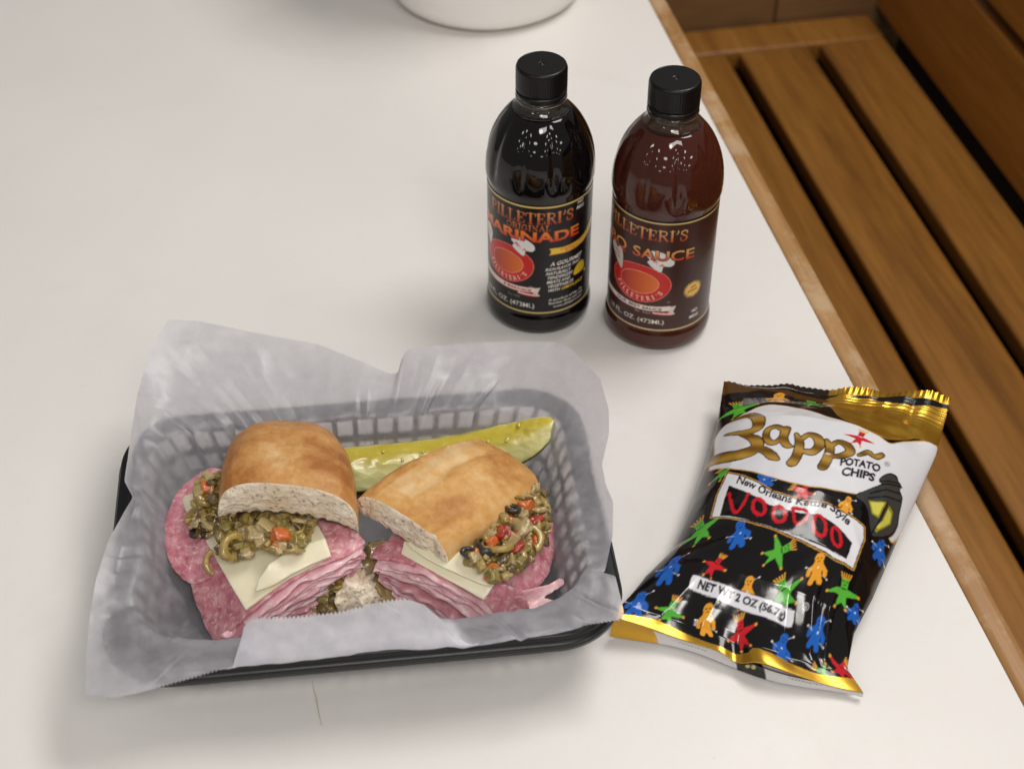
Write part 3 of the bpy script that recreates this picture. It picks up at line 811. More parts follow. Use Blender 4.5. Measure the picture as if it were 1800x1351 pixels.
def text_quad(art, txt, quad, col, bold=0.0, pad=0.0):
    """letters between a baseline polyline and a top polyline, both in sheet mm"""
    base, top = np.array(quad[0], float), np.array(quad[1], float)
    n = len(base)
    base = catmull(base, 40); top = catmull(top, 40)
    seg = np.r_[0, np.cumsum(np.hypot(*np.diff(base, axis=0).T))]; seg /= seg[-1]
    def warp(u, v):
        x = np.stack([np.interp(u, seg, base[:, k]) * (1 - v) + np.interp(u, seg, top[:, k]) * v for k in (0, 1)], -1)
        return x[:, 0], x[:, 1]
    art.text(txt, warp, 1.0, 1.0, col, bold)
def doll(art, head, foot, col, kind):
    h, f = np.array(head), np.array(foot); d = h - f; L = np.hypot(*d); e = d / L; n = np.array([e[1], -e[0]])
    L = max(8.0, min(L, 17)); f = h - e * L
    L *= 1.12; Wd = max(L * .95, 11.5)
    q = lambda a, b: f + n * a * Wd + e * b * L
    C = {'G': lin(86, 176, 58), 'B': lin(30, 96, 186), 'O': lin(232, 160, 48), 'R': lin(200, 34, 44)}[col]
    gold = lin(224, 160, 60); dark = lin(24, 18, 18)
    if kind == 'c':
        art.poly([q(-.11, .62), q(.11, .62), q(.20, .05), q(.0, .22), q(-.24, .05)], C)
        art.poly([q(-.10, .66), q(-.62, .52), q(-.62, .46), q(-.10, .40)], C); art.poly([q(.10, .66), q(.60, .60), q(.60, .52), q(.10, .40)], C)
        art.poly([q(-.13, .66), q(.13, .66), q(.15, .95), q(-.15, .95)], C)
        for k in (-.14, -.07, 0, .07, .14): art.stroke([q(k, .95), q(k * 1.5, 1.10)], .7, gold)
        for a, b in ((-.64, .49), (.63, .56), (.2, .03), (-.24, .03)): art.ellipse(q(a, b), .75, .75, gold)
    else:
        art.stroke([q(0, .30), q(0, .66)], .36 * Wd, C)
        art.ellipse(q(0, .86), .185 * Wd, .17 * L, C, math.atan2(e[1], e[0]))
        for sg in (-1, 1):
            art.stroke([q(.12 * sg, .62), q(.30 * sg, .46), q(.31 * sg, .34)], .16 * Wd, C)
            art.stroke([q(.09 * sg, .3), q(.16 * sg, .08)], .2 * Wd, C)
        pin = lin(214, 212, 220)
        for a, b, a2, b2 in ((.16, .9, .36, 1.02), (.2, .3, .42, .22), (0, .5, .02, .55), (-.2, .5, -.44, .56)):
            art.stroke([q(a, b), q(a2, b2)], .22, pin); art.ellipse(q(a2, b2), .45, .45, lin(236, 236, 240))
    for sg in (-1, 1): art.stroke([q(.05 * sg, .86), q(.09 * sg, .86)], .55, dark)
    art.stroke([q(-.05, .76), q(.05, .76)], .4, dark)

def art_bag():
    a = Art(-66, 66, -11, 201, .22, lin(18, 16, 17))
    gold = (*lin(222, 172, 62), 1.0); line = lin(196, 146, 70)
    purple = lin(40, 24, 44)
    for d in BA_DOLLS: doll(a, *d)
    W = catmull(BA_WHITE, 200, True)
    a.stroke(np.vstack([W, W[:1]]), 1.3, line); a.poly(W, lin(222, 222, 226))
    doll(a, *BA_DOLLS[-2])
    # wordmark
    for p, w in BA_ZAPP:
        pp = catmull(p, 40); ww = np.interp(np.linspace(0, 1, 40), np.linspace(0, 1, len(w)), w)
        a.stroke(pp, ww * 1.7 + 1.3, lin(44, 26, 22))
    for p, w in BA_ZAPP:
        pp = catmull(p, 40); ww = np.interp(np.linspace(0, 1, 40), np.linspace(0, 1, len(w)), w)
        a.stroke(pp, np.maximum(ww * 1.7 - .1, .2), lambda X, Y: np.concatenate([np.array(lin(112, 78, 24)) + (np.array(lin(178, 138, 58)) - np.array(lin(112, 78, 24))) * (.5 + .5 * np.sin(Y * .55 + X * .12))[..., None], np.zeros(X.shape + (1,))], -1))
    text_quad(a, "POTATO", BA_POTATO, purple, .05); text_quad(a, "CHIPS", BA_CHIPS, purple, .05)
    text_quad(a, "\u00ae", BA_REG, purple, .0)
    # banner
    Fr = np.array(BA_FRAME); c = Fr.mean(0)
    a.stroke(np.vstack([Fr, Fr[:1]]), 2.4, lin(204, 150, 66)); a.stroke(np.vstack([Fr, Fr[:1]]), 1.2, lin(30, 18, 18))
    a.poly(Fr, lin(226, 226, 230)); a.poly([(x, t_ - (3.0 if t_ > 70 else 2.8)) for x, t_ in BA_INSET], lin(24, 16, 18))
    text_quad(a, "New Orleans Kettle Style", ([(x, y + .6) for x, y in BA_NEWO[0]], [(x, y + 1.0) for x, y in BA_NEWO[1]]), lin(28, 16, 26), .03)
    rnd = random.Random(4)
    for p, w in BA_VOODOO:
        pp = catmull(p, 50) - (0, 2.6) + np.array([(rnd.uniform(-.25, .25), rnd.uniform(-.25, .25)) for _ in range(50)])
        a.stroke(pp, w * .80 * np.array([rnd.uniform(.75, 1.2) for _ in range(50)]), lin(196, 22, 36))
        for _ in range(4):
            k = pp[rnd.randrange(50)]; a.stroke([k, k + (.2, -rnd.uniform(1, 2.4))], [w * .35, .1], lin(206, 26, 40))
    # lantern
    a.poly(catmull(BA_LANT, 80, True), lin(20, 20, 20)); 
    L = np.array(BA_LANT); a.poly(catmull(L.mean(0) + (L - L.mean(0)) * .93, 80, True), lin(62, 62, 60))
    for pn in (BA_PANE1, BA_PANE2):
        p = np.array(pn); a.poly(p, lin(150, 140, 40)); a.poly(p.mean(0) + (p - p.mean(0)) * .78, lin(206, 200, 84))
    for b in BA_BARS: a.stroke(b, 1.1, lin(30, 30, 30))
    # weight pill
    P_ = catmull(BA_PILL, 60, True); a.poly(P_.mean(0) + (P_ - P_.mean(0)) * (1.02, 1.14), lin(40, 26, 40)); a.poly(P_, lin(226, 226, 232))
    text_quad(a, "NET WT 2 OZ (56.7g)", BA_NETWT, lin(36, 22, 40), .05)
    a.ellipse(BA_U, 1.9, 1.5, lin(210, 210, 214)); a.ellipse(BA_U, 1.5, 1.15, lin(24, 20, 22)); a.stroke([(BA_U[0] - .5, BA_U[1] + .5), (BA_U[0] - .4, BA_U[1] - .4), (BA_U[0] + .4, BA_U[1] - .4), (BA_U[0] + .5, BA_U[1] + .5)], .4, lin(210, 210, 214))
    # foil seals
    a.poly(catmull(BA_GOLDTOP, 60, True), gold); a.poly(catmull(BA_GOLDTL, 40, True), (*lin(92, 62, 26), .3))
    a.poly([(-66, -1.5)] + [(x, 4.5 + 1.6 * math.sin(x / 9.0) + (2.4 if x > 10 else 0)) for x in np.linspace(-66, 66, 60)] + [(66, -1.5)], gold)
    a.poly([(-66, -1.5), (-66, -11), (66, -11), (66, -1.5)], lin(206, 204, 204))
    a.poly([(-66, -11), (-66, -1), (-44, -1), (-40, -11)], gold)
    a.poly([(2, -11), (0, -1), (14, -1), (18, -11)], lin(34, 30, 30)); a.ellipse((7, -5.2), 1.2, 1.6, lin(190, 180, 120)); a.ellipse((10, -5.2), 1.2, 1.6, lin(190, 180, 120))
    for x0 in (-30, 28, 30):          # illegible small print
        for k in range(9): a.stroke([(x0 + k * 1.7, -6.4 - .1 * (k % 3)), (x0 + k * 1.7 + .9, -5.4 - .2 * (k % 2))], .35, lin(96, 96, 98))
    return a

def make_bag_mat():
    t = NT("printed_chip_film")
    at_ = t.n.new('ShaderNodeVertexColor'); at_.layer_name = "print"
    wr = t.noise(38, detail=3, rough=.55)
    fine = t.noise(160, detail=2)
    b = t.bump(wr, .10, .004)
    b = t.bump(fine, .05, .0008, b)
    p = t.principled(Base_Color=at_.outputs[0], Metallic=t.math('MULTIPLY', at_.outputs[1], .85), Roughness=t.math('ADD', .13, t.math('MULTIPLY', at_.outputs[1], .16)), Specular_IOR_Level=.5, Normal=b)
    return t.m
def make_bag():
    root = empty("chip_bag", (.14, .58, 0), "black and white bag of potato chips with gold seals and doll print", "chip bag")
    mat = make_bag_mat()
    cols, rows = 300, 520
    s = np.linspace(-65, 65, cols); t = np.linspace(-10, 200, rows)
    S, T = np.meshgrid(s, t)
    W = bag_surface(S, T)
    pn = np.stack([S / 10, T / 10, S * 0], -1)
    W[..., 2] += np.clip(1 - np.abs(S / 65) ** 6, 0, 1) * np.clip((T - 4) / 20, 0, 1) * .0009 * fbm(pn, .35, 3, 7)
    front = mesh_obj("front_film", W.reshape(-1, 3), grid_faces(rows, cols), mat)
    set_print(front.data, art_bag().sample(S.ravel(), T.ravel(), 1))
    adopt(front, root)
    # back film: hangs below the edges and rests on the table
    c2, r2 = 60, 90
    S, T = np.meshgrid(np.linspace(-65, 65, c2), np.linspace(0, 200, r2))
    B = bag_surface(S, T)
    u = S / 65
    edge = np.minimum(bag_surface(np.full_like(S, -65), T)[..., 2], bag_surface(np.full_like(S, 65), T)[..., 2])
    fr = np.clip(1 - np.abs(u) ** 3, 0, 1) * np.clip(np.minimum(T / 30, (200 - T) / 30), 0, 1)
    lerp = bag_surface(np.full_like(S, -65), T)[..., 2] * (1 - u) / 2 + bag_surface(np.full_like(S, 65), T)[..., 2] * (1 + u) / 2
    B[..., 2] = np.minimum(np.maximum(.0012, lerp - .022 * fr), bag_surface(S, T)[..., 2] - .0002)
    back = mesh_obj("back_film", B.reshape(-1, 3), [f[::-1] for f in grid_faces(r2, c2)], mat)
    set_print(back.data, np.tile(np.array([[*lin(20, 18, 19), 0]]), (c2 * r2, 1)))
    adopt(back, root)
    # crimped gold strip along the top edge
    c3, r3 = 240, 8
    S, T = np.meshgrid(np.linspace(-65, 65, c3), np.linspace(0, 1, r3))
    E0 = bag_surface(S, np.full_like(S, 200.0))
    E0[..., 0:2] += T[..., None] * BAG_EB * .006 * np.clip((S + 65) / 60, 0, 1)[..., None]
    E0[..., 2] += T * .0015 * np.sin(S / 7) * np.clip((S + 20) / 40, 0, 1) + .0004 * np.sin(S * 1.9) * T
    seal = mesh_obj("top_seal", E0.reshape(-1, 3), grid_faces(r3, c3), mat)
    set_print(seal.data, np.where((S.ravel() > -4)[:, None], np.array([[*lin(206, 158, 52), 1.0]]), np.array([[*lin(40, 28, 18), 0.2]])))
    adopt(seal, root)
make_bag()
# ================================================================== plastic basket
BC = Vector((-.0793, .5508, 0)); BROT = math.radians(6.6)
BEX = Vector((math.cos(BROT), math.sin(BROT), 0)); BEY = Vector((-math.sin(BROT), math.cos(BROT), 0))
RIM_HX, RIM_HY, RIM_Z = .1270, .0890, .0450
BASE_HX, BASE_HY, BASE_DY = .1040, .0660, .0045
def rr_point(hx, hy, r, f):
    """point on a rounded rectangle by perimeter fraction f (0 = middle of right side, ccw)"""
    sx, sy = hx - r, hy - r
    per = 4 * sx + 4 * sy + 2 * math.pi * r
    d = (f % 1.0) * per
    segs = [('l', (hx, 0), (0, 1), sy), ('a', (sx, sy), 0, math.pi / 2 * r), ('l', (sx, hy), (-1, 0), 2 * sx), ('a', (-sx, sy), 90, math.pi / 2 * r),
            ('l', (-hx, sy), (0, -1), 2 * sy), ('a', (-sx, -sy), 180, math.pi / 2 * r), ('l', (-sx, -hy), (1, 0), 2 * sx), ('a', (sx, -sy), 270, math.pi / 2 * r), ('l', (hx, -sy), (0, 1), sy)]
    for k, p, q, L in segs:
        if d <= L + 1e-12:
            if k == 'l': return (p[0] + q[0] * d, p[1] + q[1] * d)
            a = math.radians(q) + d / r
            return (p[0] + r * math.cos(a), p[1] + r * math.sin(a))
        d -= L
    return (hx, 0)
def bw(x, y, z): return BC + BEX * x + BEY * y + Vector((0, 0, z))
def make_basket():
    t = NT("black_basket_plastic")
    t.principled(Base_Color=(.0075, .0080, .0095), Roughness=.34, Specular_IOR_Level=.4, Normal=t.bump(t.noise(700, detail=2), .10, .0004))
    mat = t.m
    root = empty("food_basket", BC, "black plastic lattice food basket holding the sandwich halves", "basket")
    N = 240
    # rim: swept profile (offset outward, z)
    prof = [(-.0100, .0435), (-.0098, .0447), (-.0088, .0452), (-.0010, .0452), (.0, .0448), (.0005, .0436), (.0008, .0385), (.0018, .0392), (.0022, .0386), (.0020, .0358), (.0013, .0354), (-.0005, .0356),
            (-.0010, .0420), (-.0085, .0425)]
    V = []
    for i in range(N):
        for o, z in prof:
            x, y = rr_point(RIM_HX + o, RIM_HY + o, .034 + o, i / N)
            V.append(bw(x, y, z))
    m = len(prof)
    F = [(i * m + j, i * m + (j + 1) % m, ((i + 1) % N) * m + (j + 1) % m, ((i + 1) % N) * m + j) for i in range(N) for j in range(m)]
    adopt(mesh_obj("rim", V, [f[::-1] for f in F], mat), root)
    # floor plate with raised edge
    V = []; rings = [(0.02, .0030), (.5, .0030), (.97, .0030), (1.0, .0042), (1.02, .0065), (1.03, .0065), (1.03, .0020), (.97, .0010), (.02, .0010)]
    for k, z in rings:
        for i in range(N):
            x, y = rr_point(BASE_HX, BASE_HY, .024, i / N); V.append(bw(x * k, y * k + BASE_DY, z))
    adopt(mesh_obj("base_plate", V, grid_faces(len(rings), N, True), mat), root)
    # lattice walls: upright bars and two long rails for each side
    def wall_pt(f, h, o=0.0):
        a = rr_point(BASE_HX * 1.01, BASE_HY * 1.01, .026, f); b = rr_point(RIM_HX - .0095, RIM_HY - .0095, .026, f)
        k = h ** .85
        x, y = a[0] * (1 - k) + b[0] * k, (a[1] + BASE_DY) * (1 - k) + b[1] * k
        L = math.hypot(x / RIM_HX, y / RIM_HY)
        nx, ny = x / RIM_HX ** 2, y / RIM_HY ** 2; nl = math.hypot(nx, ny)
        return bw(x + nx / nl * o, y + ny / nl * o, .004 + h * .0400)
    NB = 64
    sides = {}
    def side_of(f):
        x, y = rr_point(RIM_HX, RIM_HY, .034, f)
        return ('x+' if x > 0 else 'x-') if abs(x) / RIM_HX > abs(y) / RIM_HY else ('y+' if y > 0 else 'y-')
    def bar(bm, f0, f1, h0, h1, nf, nh, th=.0011):
        g = [[[bm.verts.new(wall_pt(f0 + (f1 - f0) * i / nf, h0 + (h1 - h0) * j / nh, o)) for i in range(nf + 1)] for j in range(nh + 1)] for o in (-th, th)]
        for j in range(nh):
            for i in range(nf):
                bm.faces.new((g[0][j][i], g[0][j + 1][i], g[0][j + 1][i + 1], g[0][j][i + 1])); bm.faces.new((g[1][j][i], g[1][j][i + 1], g[1][j + 1][i + 1], g[1][j + 1][i]))
        for j in range(nh):
            for i in (0, nf): bm.faces.new((g[0][j][i], g[0][j + 1][i], g[1][j + 1][i], g[1][j][i]))
        for i in range(nf):
            for j in (0, nh): bm.faces.new((g[0][j][i], g[0][j][i + 1], g[1][j][i + 1], g[1][j][i]))
    for s in ('x+', 'x-', 'y+', 'y-'): sides[s] = bmesh.new()
    for k in range(NB):
        f = k / NB; bm = sides[side_of(f)]
        bar(bm, f - .0021, f + .0021, 0, 1, 1, 5)
        bm2 = sides[side_of(f + .5 / NB)]
        for h in (.33, .66): bar(bm2, f + .0019, f + 1 / NB - .0019, h - .045, h + .045, 2, 1, .0009)
        bar(bm2, f + .0019, f + 1 / NB - .0019, .955, 1.0, 2, 1, .0009)
    for s, bm in sides.items():
        bmesh.ops.recalc_face_normals(bm, faces=bm.faces[:])
        adopt(bm_obj("lattice_wall", bm, mat, smooth=False), root)
make_basket()
# ================================================================== food helpers
def rbf_z(ctrl):
    """thin-plate height through (x, y, z) control pixels"""
    c = np.asarray(ctrl, float); n = len(c)
    d = np.hypot(c[:, None, 0] - c[None, :, 0], c[:, None, 1] - c[None, :, 1]) / 100
    K = np.where(d > 0, d * d * np.log(d + 1e-9), 0) + np.eye(n) * 1e-3
    Pm = np.c_[np.ones(n), c[:, :2] / 100]
    A = np.block([[K, Pm], [Pm.T, np.zeros((3, 3))]])
    w = np.linalg.solve(A, np.r_[c[:, 2], 0, 0, 0])
    def f(x, y):
        q = np.hypot(np.asarray(x)[..., None] - c[:, 0], np.asarray(y)[..., None] - c[:, 1]) / 100
        k = np.where(q > 0, q * q * np.log(q + 1e-9), 0)
        return k @ w[:n] + w[n] + w[n + 1] * np.asarray(x) / 100 + w[n + 2] * np.asarray(y) / 100
    return f
def patch(name, outline, inner, thick, mat, root, step=7, wob=.0004, wscale=90, seed=0, rag=1.2, smooth_outline=True):
    """a thin slice: outline and inner control points are (photo x, photo y, height); gets a real thickness"""
    out = np.asarray(outline, float)
    n = max(40, int(np.hypot(*np.diff(np.vstack([out, out[:1]])[:, :2], axis=0).T).sum() / step))
    bd = catmull(out, n, True) if smooth_outline else np.vstack([np.linspace(out[i], out[(i + 1) % len(out)], max(2, n // len(out)), endpoint=False) for i in range(len(out))])
    n = len(bd)
    rn = np.random.RandomState(seed + 11)
    bd[:, :2] += rn.uniform(-rag, rag, (n, 2))
    zf = rbf_z(list(map(tuple, out)) + list(inner))
    lo, hi = bd[:, :2].min(0), bd[:, :2].max(0)
    gx, gy = np.meshgrid(np.arange(lo[0], hi[0], step), np.arange(lo[1], hi[1], step))
    g = np.stack([gx.ravel(), gy.ravel()], 1) + rn.uniform(-step * .2, step * .2, (gx.size, 2))
    ins = np.zeros(len(g), bool); q = np.roll(bd, -1, 0)
    dmin = np.full(len(g), 1e9)
    for a, b in zip(bd, q):
        c = ((a[1] > g[:, 1]) != (b[1] > g[:, 1])) & (g[:, 0] < (b[0] - a[0]) * (g[:, 1] - a[1]) / (b[1] - a[1] + 1e-12) + a[0]); ins ^= c
        dmin = np.minimum(dmin, np.hypot(g[:, 0] - a[0], g[:, 1] - a[1]))
    g = g[ins & (dmin > step * .6)]
    pts = [Vector(p) for p in bd[:, :2]] + [Vector(p) for p in g]
    res = delaunay_2d_cdt(pts, [(i, (i + 1) % n) for i in range(n)], [], 1, 1e-5)
    v2 = np.array([tuple(p) for p in res[0]]); F = [tuple(f) for f in res[2]]
    W = at_np(v2[:, 0], v2[:, 1], zf(v2[:, 0], v2[:, 1]))
    # vertex normals
    Nn = np.zeros_like(W)
    tri = np.array([f[:3] for f in F])
    fn = np.cross(W[tri[:, 1]] - W[tri[:, 0]], W[tri[:, 2]] - W[tri[:, 0]])
    for k in range(3): np.add.at(Nn, tri[:, k], fn)
    Nn /= np.linalg.norm(Nn, axis=1)[:, None] + 1e-12
    if Nn[:, 2].mean() < 0: Nn = -Nn; F = [f[::-1] for f in F]
    W = W + Nn * (wob * fbm(W, wscale, 3, seed))[:, None]
    m = len(W)
    top, bot = W + Nn * thick * .5, W - Nn * thick * .5
    faces = list(F) + [tuple(i + m for i in f[::-1]) for f in F]
    # side walls along mesh boundary edges
    cnt = {}
    for f in F:
        for a, b in zip(f, f[1:] + f[:1]): cnt[(a, b)] = 1
    for (a, b) in list(cnt):
        if (b, a) not in cnt: faces.append((b, a, a + m, b + m))
    o = mesh_obj(name, np.vstack([top, bot]), faces, mat)
    bevel(o, thick * .3, 2, 1.0)
    return adopt(o, root)

def food_mat(name, cols, scale, rough=.45, sss=.25, coat=0.0, bump_=.25, bscale=None, flecks=None, stretch=(1, 1, 1), radius=(.004, .0015, .001)):
    t = NT(name)
    v = t.mapping(t.coord(), stretch)
    n = t.noise(scale, v, detail=5, rough=.62)
    st = [(.30 + .4 * k / max(1, len(cols) - 1), c) for k, c in enumerate(cols)]
    col = t.ramp(n, *st)
    if flecks:
        fs, fc, lo, hi = flecks
        nz = t.noise(fs, v, detail=3, rough=.7, dist=.6)
        col = t.mix(t.ramp(nz, (lo, 0), (hi, 1)), col, fc)
    p = t.principled(Base_Color=col, Roughness=rough, Subsurface_Weight=sss, Subsurface_Scale=.7, Coat_Weight=coat, Coat_Roughness=.08,
                     Normal=t.bump(t.noise(bscale or scale * 3, v, detail=4, rough=.65), bump_, .0012))
    p.inputs['Subsurface Radius'].default_value = radius
    return t.m
M_SALAMI = food_mat("salami", [lin(176, 92, 108), lin(206, 132, 144), lin(222, 166, 172)], 190, .42, .15, .2, .35, 420, flecks=(300, lin(238, 204, 202), .52, .70))
M_HAM = food_mat("ham", [lin(214, 152, 164), lin(230, 182, 190), lin(244, 212, 212)], 150, .36, .25, .35, .5, 300)
M_HAMD = food_mat("dark_ham", [lin(182, 116, 128), lin(202, 144, 152), lin(218, 170, 174)], 120, .40, .3, .25, .3, 380)
M_CHEESE = food_mat("white_cheese", [lin(236, 226, 194), lin(242, 234, 206)], 30, .38, .35, .12, .06, 160)
M_CRUMB = None
def make_crumb():
    t = NT("bread_crumb")
    v = t.coord()
    n = t.noise(60, v, detail=4)
    pores = t.voronoi(520, v, out='Distance')
    pores2 = t.voronoi(260, v)
    col = t.ramp(n, (.3, lin(224, 204, 176)), (.7, lin(244, 232, 212)))
    dark = t.ramp(pores2, (.10, 1), (.26, 0))
    col = t.mix(t.math('MULTIPLY', dark, .55), col, lin(176, 146, 118))
    dark2 = t.ramp(pores, (.12, 1), (.32, 0))
    col = t.mix(t.math('MULTIPLY', dark2, .4), col, lin(184, 152, 124))
    b = t.bump(t.ramp(pores2, (.0, 0), (.35, 1)), .6, .0014)
    b = t.bump(t.ramp(pores, (.0, 0), (.4, 1)), .5, .0008, b)
    p = t.principled(Base_Color=col, Roughness=.9, Subsurface_Weight=.2, Subsurface_Scale=.3, Specular_IOR_Level=.15, Normal=b)
    p.inputs['Subsurface Radius'].default_value = (.003, .0018, .001)
    return t.m
M_CRUMB = make_crumb()
def make_crust(name, dark, mid, pale, warm=1.0):
    """baked crust; attribute 'bake' runs 0 (pale flank, score) to 1 (well baked)"""
    t = NT(name)
    at_ = t.n.new('ShaderNodeAttribute'); at_.attribute_name = "bake"
    v = t.coord()
    n = t.noise(38, v, detail=5, rough=.6); n2 = t.noise(160, v, detail=4, rough=.65)
    f = t.math('ADD', at_.outputs['Fac'], t.math('MULTIPLY', t.math('SUBTRACT', n, .5), 1.25))
    f = t.math('ADD', f, t.math('MULTIPLY', t.math('SUBTRACT', n2, .5), 1.0))
    col = t.ramp(f, (.05, pale), (.45, mid), (.95, dark))
    flour = t.ramp(t.noise(85, v, detail=4, rough=.7), (.60, 0), (.74, 1))
    col = t.mix(t.math('MULTIPLY', flour, .22), col, lin(222, 178, 118))
    b = t.bump(t.noise(110, v, detail=6, rough=.66), .38, .0018)
    b = t.bump(t.noise(700, v, detail=3), .20, .0004, b)
    p = t.principled(Base_Color=col, Roughness=.5, Specular_IOR_Level=.3, Subsurface_Weight=.08, Subsurface_Scale=.3, Normal=b)
    p.inputs['Subsurface Radius'].default_value = (.003, .0015, .0008)
    return t.m
M_CRUST = make_crust("baked_crust", lin(170, 108, 54), lin(204, 152, 92), lin(224, 190, 140))
M_CRUST2 = make_crust("golden_crust", lin(180, 120, 60), lin(214, 164, 98), lin(226, 192, 142))

def loaf(name, root, a, b, W0, length, hprof, wprof, crust, arch=.007, sink=0.0, pitch=0.0, roll=0.0, bake=None, bumps=None, seed=0, skew=0.0, face_lean=0.0):
    """half a roll lying on the filling. a, b: lower corners of the cut face; profiles over 0..1 of the length"""
    a, b = Vector(a), Vector(b); c = (a + b) / 2; w = (b - a).normalized()
    up = Vector((0, 0, 1)); ax = up.cross(w).normalized()
    if ax.y < 0: ax = -ax
    up = (up - w * up.dot(w)).normalized(); ax = up.cross(w).normalized()
    if ax.y < -.2: ax = -ax
    rot = Matrix.Rotation(pitch, 3, w)
    ax, up = rot @ ax, rot @ up
    NS, NA, NBm = 60, 72, 40
    sv = np.r_[np.linspace(0, .7, 36), .7 + .3 * np.sin(np.linspace(0, 1, 25)[1:] * math.pi / 2)]
    NS = len(sv)
    def sec(s, phi):
        W = W0 * np.interp(s, wprof[0], wprof[1]); Hh = np.interp(s, hprof[0], hprof[1])
        x = np.sign(math.cos(phi)) * abs(math.cos(phi)) ** .72 * W; z = Hh * math.sin(phi) ** .70
        return x, z
    V = []; bk = []
    def put(x, s, z): return c + w * (x + skew * s * length) + ax * (s * length + face_lean * z) + up * (z - sink * s)
    for s in sv:
        for k in range(NA):
            phi = math.pi * k / (NA - 1)
            x, z = sec(s, phi)
            V.append(put(x, s, z)); 
            h = math.sin(phi)
            bk.append(bake(x / W0, s, h) if bake else .25 + .7 * h)
    V = np.array([tuple(v) for v in V])
    ctr = np.array(tuple(put(0, .5, 0)))
    dirn = V - ctr; dirn /= np.linalg.norm(dirn, axis=1)[:, None]
    edge = np.repeat(np.clip(sv / .06, 0.25, 1), NA)
    V = V + dirn * (.0016 * fbm(V, 28, 3, seed) * edge)[:, None]
    if bumps is not None:
        ph = np.tile(np.linspace(0, math.pi, NA), NS); sr = np.repeat(sv, NA)
        V = V + dirn * bumps(np.cos(ph), sr)[:, None]
    o = mesh_obj("crust", V, grid_faces(NS, NA), crust)
    at_ = o.data.attributes.new("bake", 'FLOAT', 'POINT'); at_.data.foreach_set('value', np.array(bk, np.float32))
    # crumb: cut face and underside
    NF = 34
    Vc = []
    for j in range(NF):
        v = j / (NF - 1)
        for k in range(NA):
            phi = math.pi * k / (NA - 1)
            x, zt = sec(0, phi)
            xb = x; zb = arch * max(0, 1 - (x / W0) ** 2) ** .8
            zb += .0012 * math.sin(x * 900 + seed) * max(0, 1 - (x / W0) ** 2)
            # follow the displaced crust rim at the top edge
            p = Vector(V[k]) * v + put(xb, 0, min(zb, zt * .98)) * (1 - v)
            Vc.append(p)
    Vc = np.array([tuple(p) for p in Vc])
    J = np.repeat(np.linspace(0, 1, NF), NA); inn = np.sin(np.pi * np.clip(J, 0, 1)) ** .5
    axv = np.array(tuple(ax))
    Vc = Vc - axv * ((.0016 * inn + (.0010 * fbm(Vc, 260, 3, seed + 3) + .0007 * fbm(Vc, 900, 2, seed + 5)) * inn))[:, None]
    rag = np.where(J < .12, 1, 0)
    Vc[:, 2] += rag * .0012 * vnoise(Vc, 700, seed)
    faces = grid_faces(NF, NA)
    n0 = len(Vc)
    Vu = []
    for s in sv:
        for k in range(NBm):
            x = W0 * np.interp(s, wprof[0], wprof[1]) * math.cos(math.pi * k / (NBm - 1))
            zb = arch * max(0, 1 - (x / W0) ** 2) ** .8 * (1 - .5 * s)
            Vu.append(tuple(put(x * .995, s + .002, zb * (1 if s < .9 else (1 - s) * 10))))
    faces += [f[::-1] for f in grid_faces(NS, NBm, off=n0)]
    oc = mesh_obj("crumb", np.vstack([Vc, np.array(Vu)]), faces, M_CRUMB)
    adopt(o, root); o.name = name
    mw = Matrix.Translation(-Vector(root.location))
    oc.parent = o; oc.matrix_parent_inverse = Matrix.Identity(4)
    return o

def ribbons(root, name, top, bot, n, depth, mats, seed=0, thick=.0015, wob=.0011, inward=None, skip=()):
    """edges of folded sliced meat on a cut face between two curves of (photo x, photo y, height)"""
    M, Dn = 70, 7
    T = catmull(top, M); B = catmull(bot, M)
    Tw, Bw = at_np(T[:, 0], T[:, 1], T[:, 2]), at_np(B[:, 0], B[:, 1], B[:, 2])
    along = Tw[-1] - Tw[0]; along[2] = 0; along /= np.linalg.norm(along)
    ins = np.array([-along[1], along[0], 0])
    if ins[1] < 0: ins = -ins
    rn = np.random.RandomState(seed)
    res = []
    for k in range(n):
        f = (k + .5) / n
        sh = .0018 * rn.uniform(-1, 1) - .0022
        i0, i1 = 0, M
        if k > n * .3 and rn.rand() < .6:
            i0 = rn.randint(0, 14); i1 = M - rn.randint(0, 18)
        E = Tw * (1 - f) + Bw * f
        E = E[i0:i1]; m = len(E)
        q = np.stack([np.linspace(0, 6, M)[i0:i1] + k * 3.7, np.full(m, k * 1.31 + seed), np.zeros(m)], 1)
        wv = fbm(q, 1.0, 3, seed + k)
        wv2 = fbm(q, 1.7, 3, seed + k + 50)
        E = E + np.array([0, 0, 1]) * (wob * wv)[:, None] + ins * (.0022 * wv2 + sh)[:, None]
        t = thick * rn.uniform(.75, 1.25)
        V = []
        for sgn in (1, -1):
            for d in range(Dn):
                dd = depth * (d / (Dn - 1)) ** 1.3
                zz = wob * .8 * fbm(q + np.array([0, d * .35, 0]), 1.0, 2, seed + k)
                round_ = .35 if d == 0 else .85 if d == 1 else 1.0
                V.append(E + ins * dd + np.array([0, 0, 1]) * (sgn * t / 2 * round_ + (zz - wob * .8 * fbm(q, 1.0, 2, seed + k)) * min(1, d / 2))[:, None])
        V = np.concatenate(V)
        fs = grid_faces(Dn, m) + [g[::-1] for g in grid_faces(Dn, m, off=Dn * m)]
        fs += [(i, i + Dn * m, i + 1 + Dn * m, i + 1) for i in range(m - 1)]
        for e in (0, m - 1):
            for d in range(Dn - 1):
                fs.append((d * m + e, (d + 1) * m + e, Dn * m + (d + 1) * m + e, Dn * m + d * m + e))
        o = mesh_obj(name, V, fs, mats[rn.randint(len(mats))])
        adopt(o, root); res.append(o)
    return res

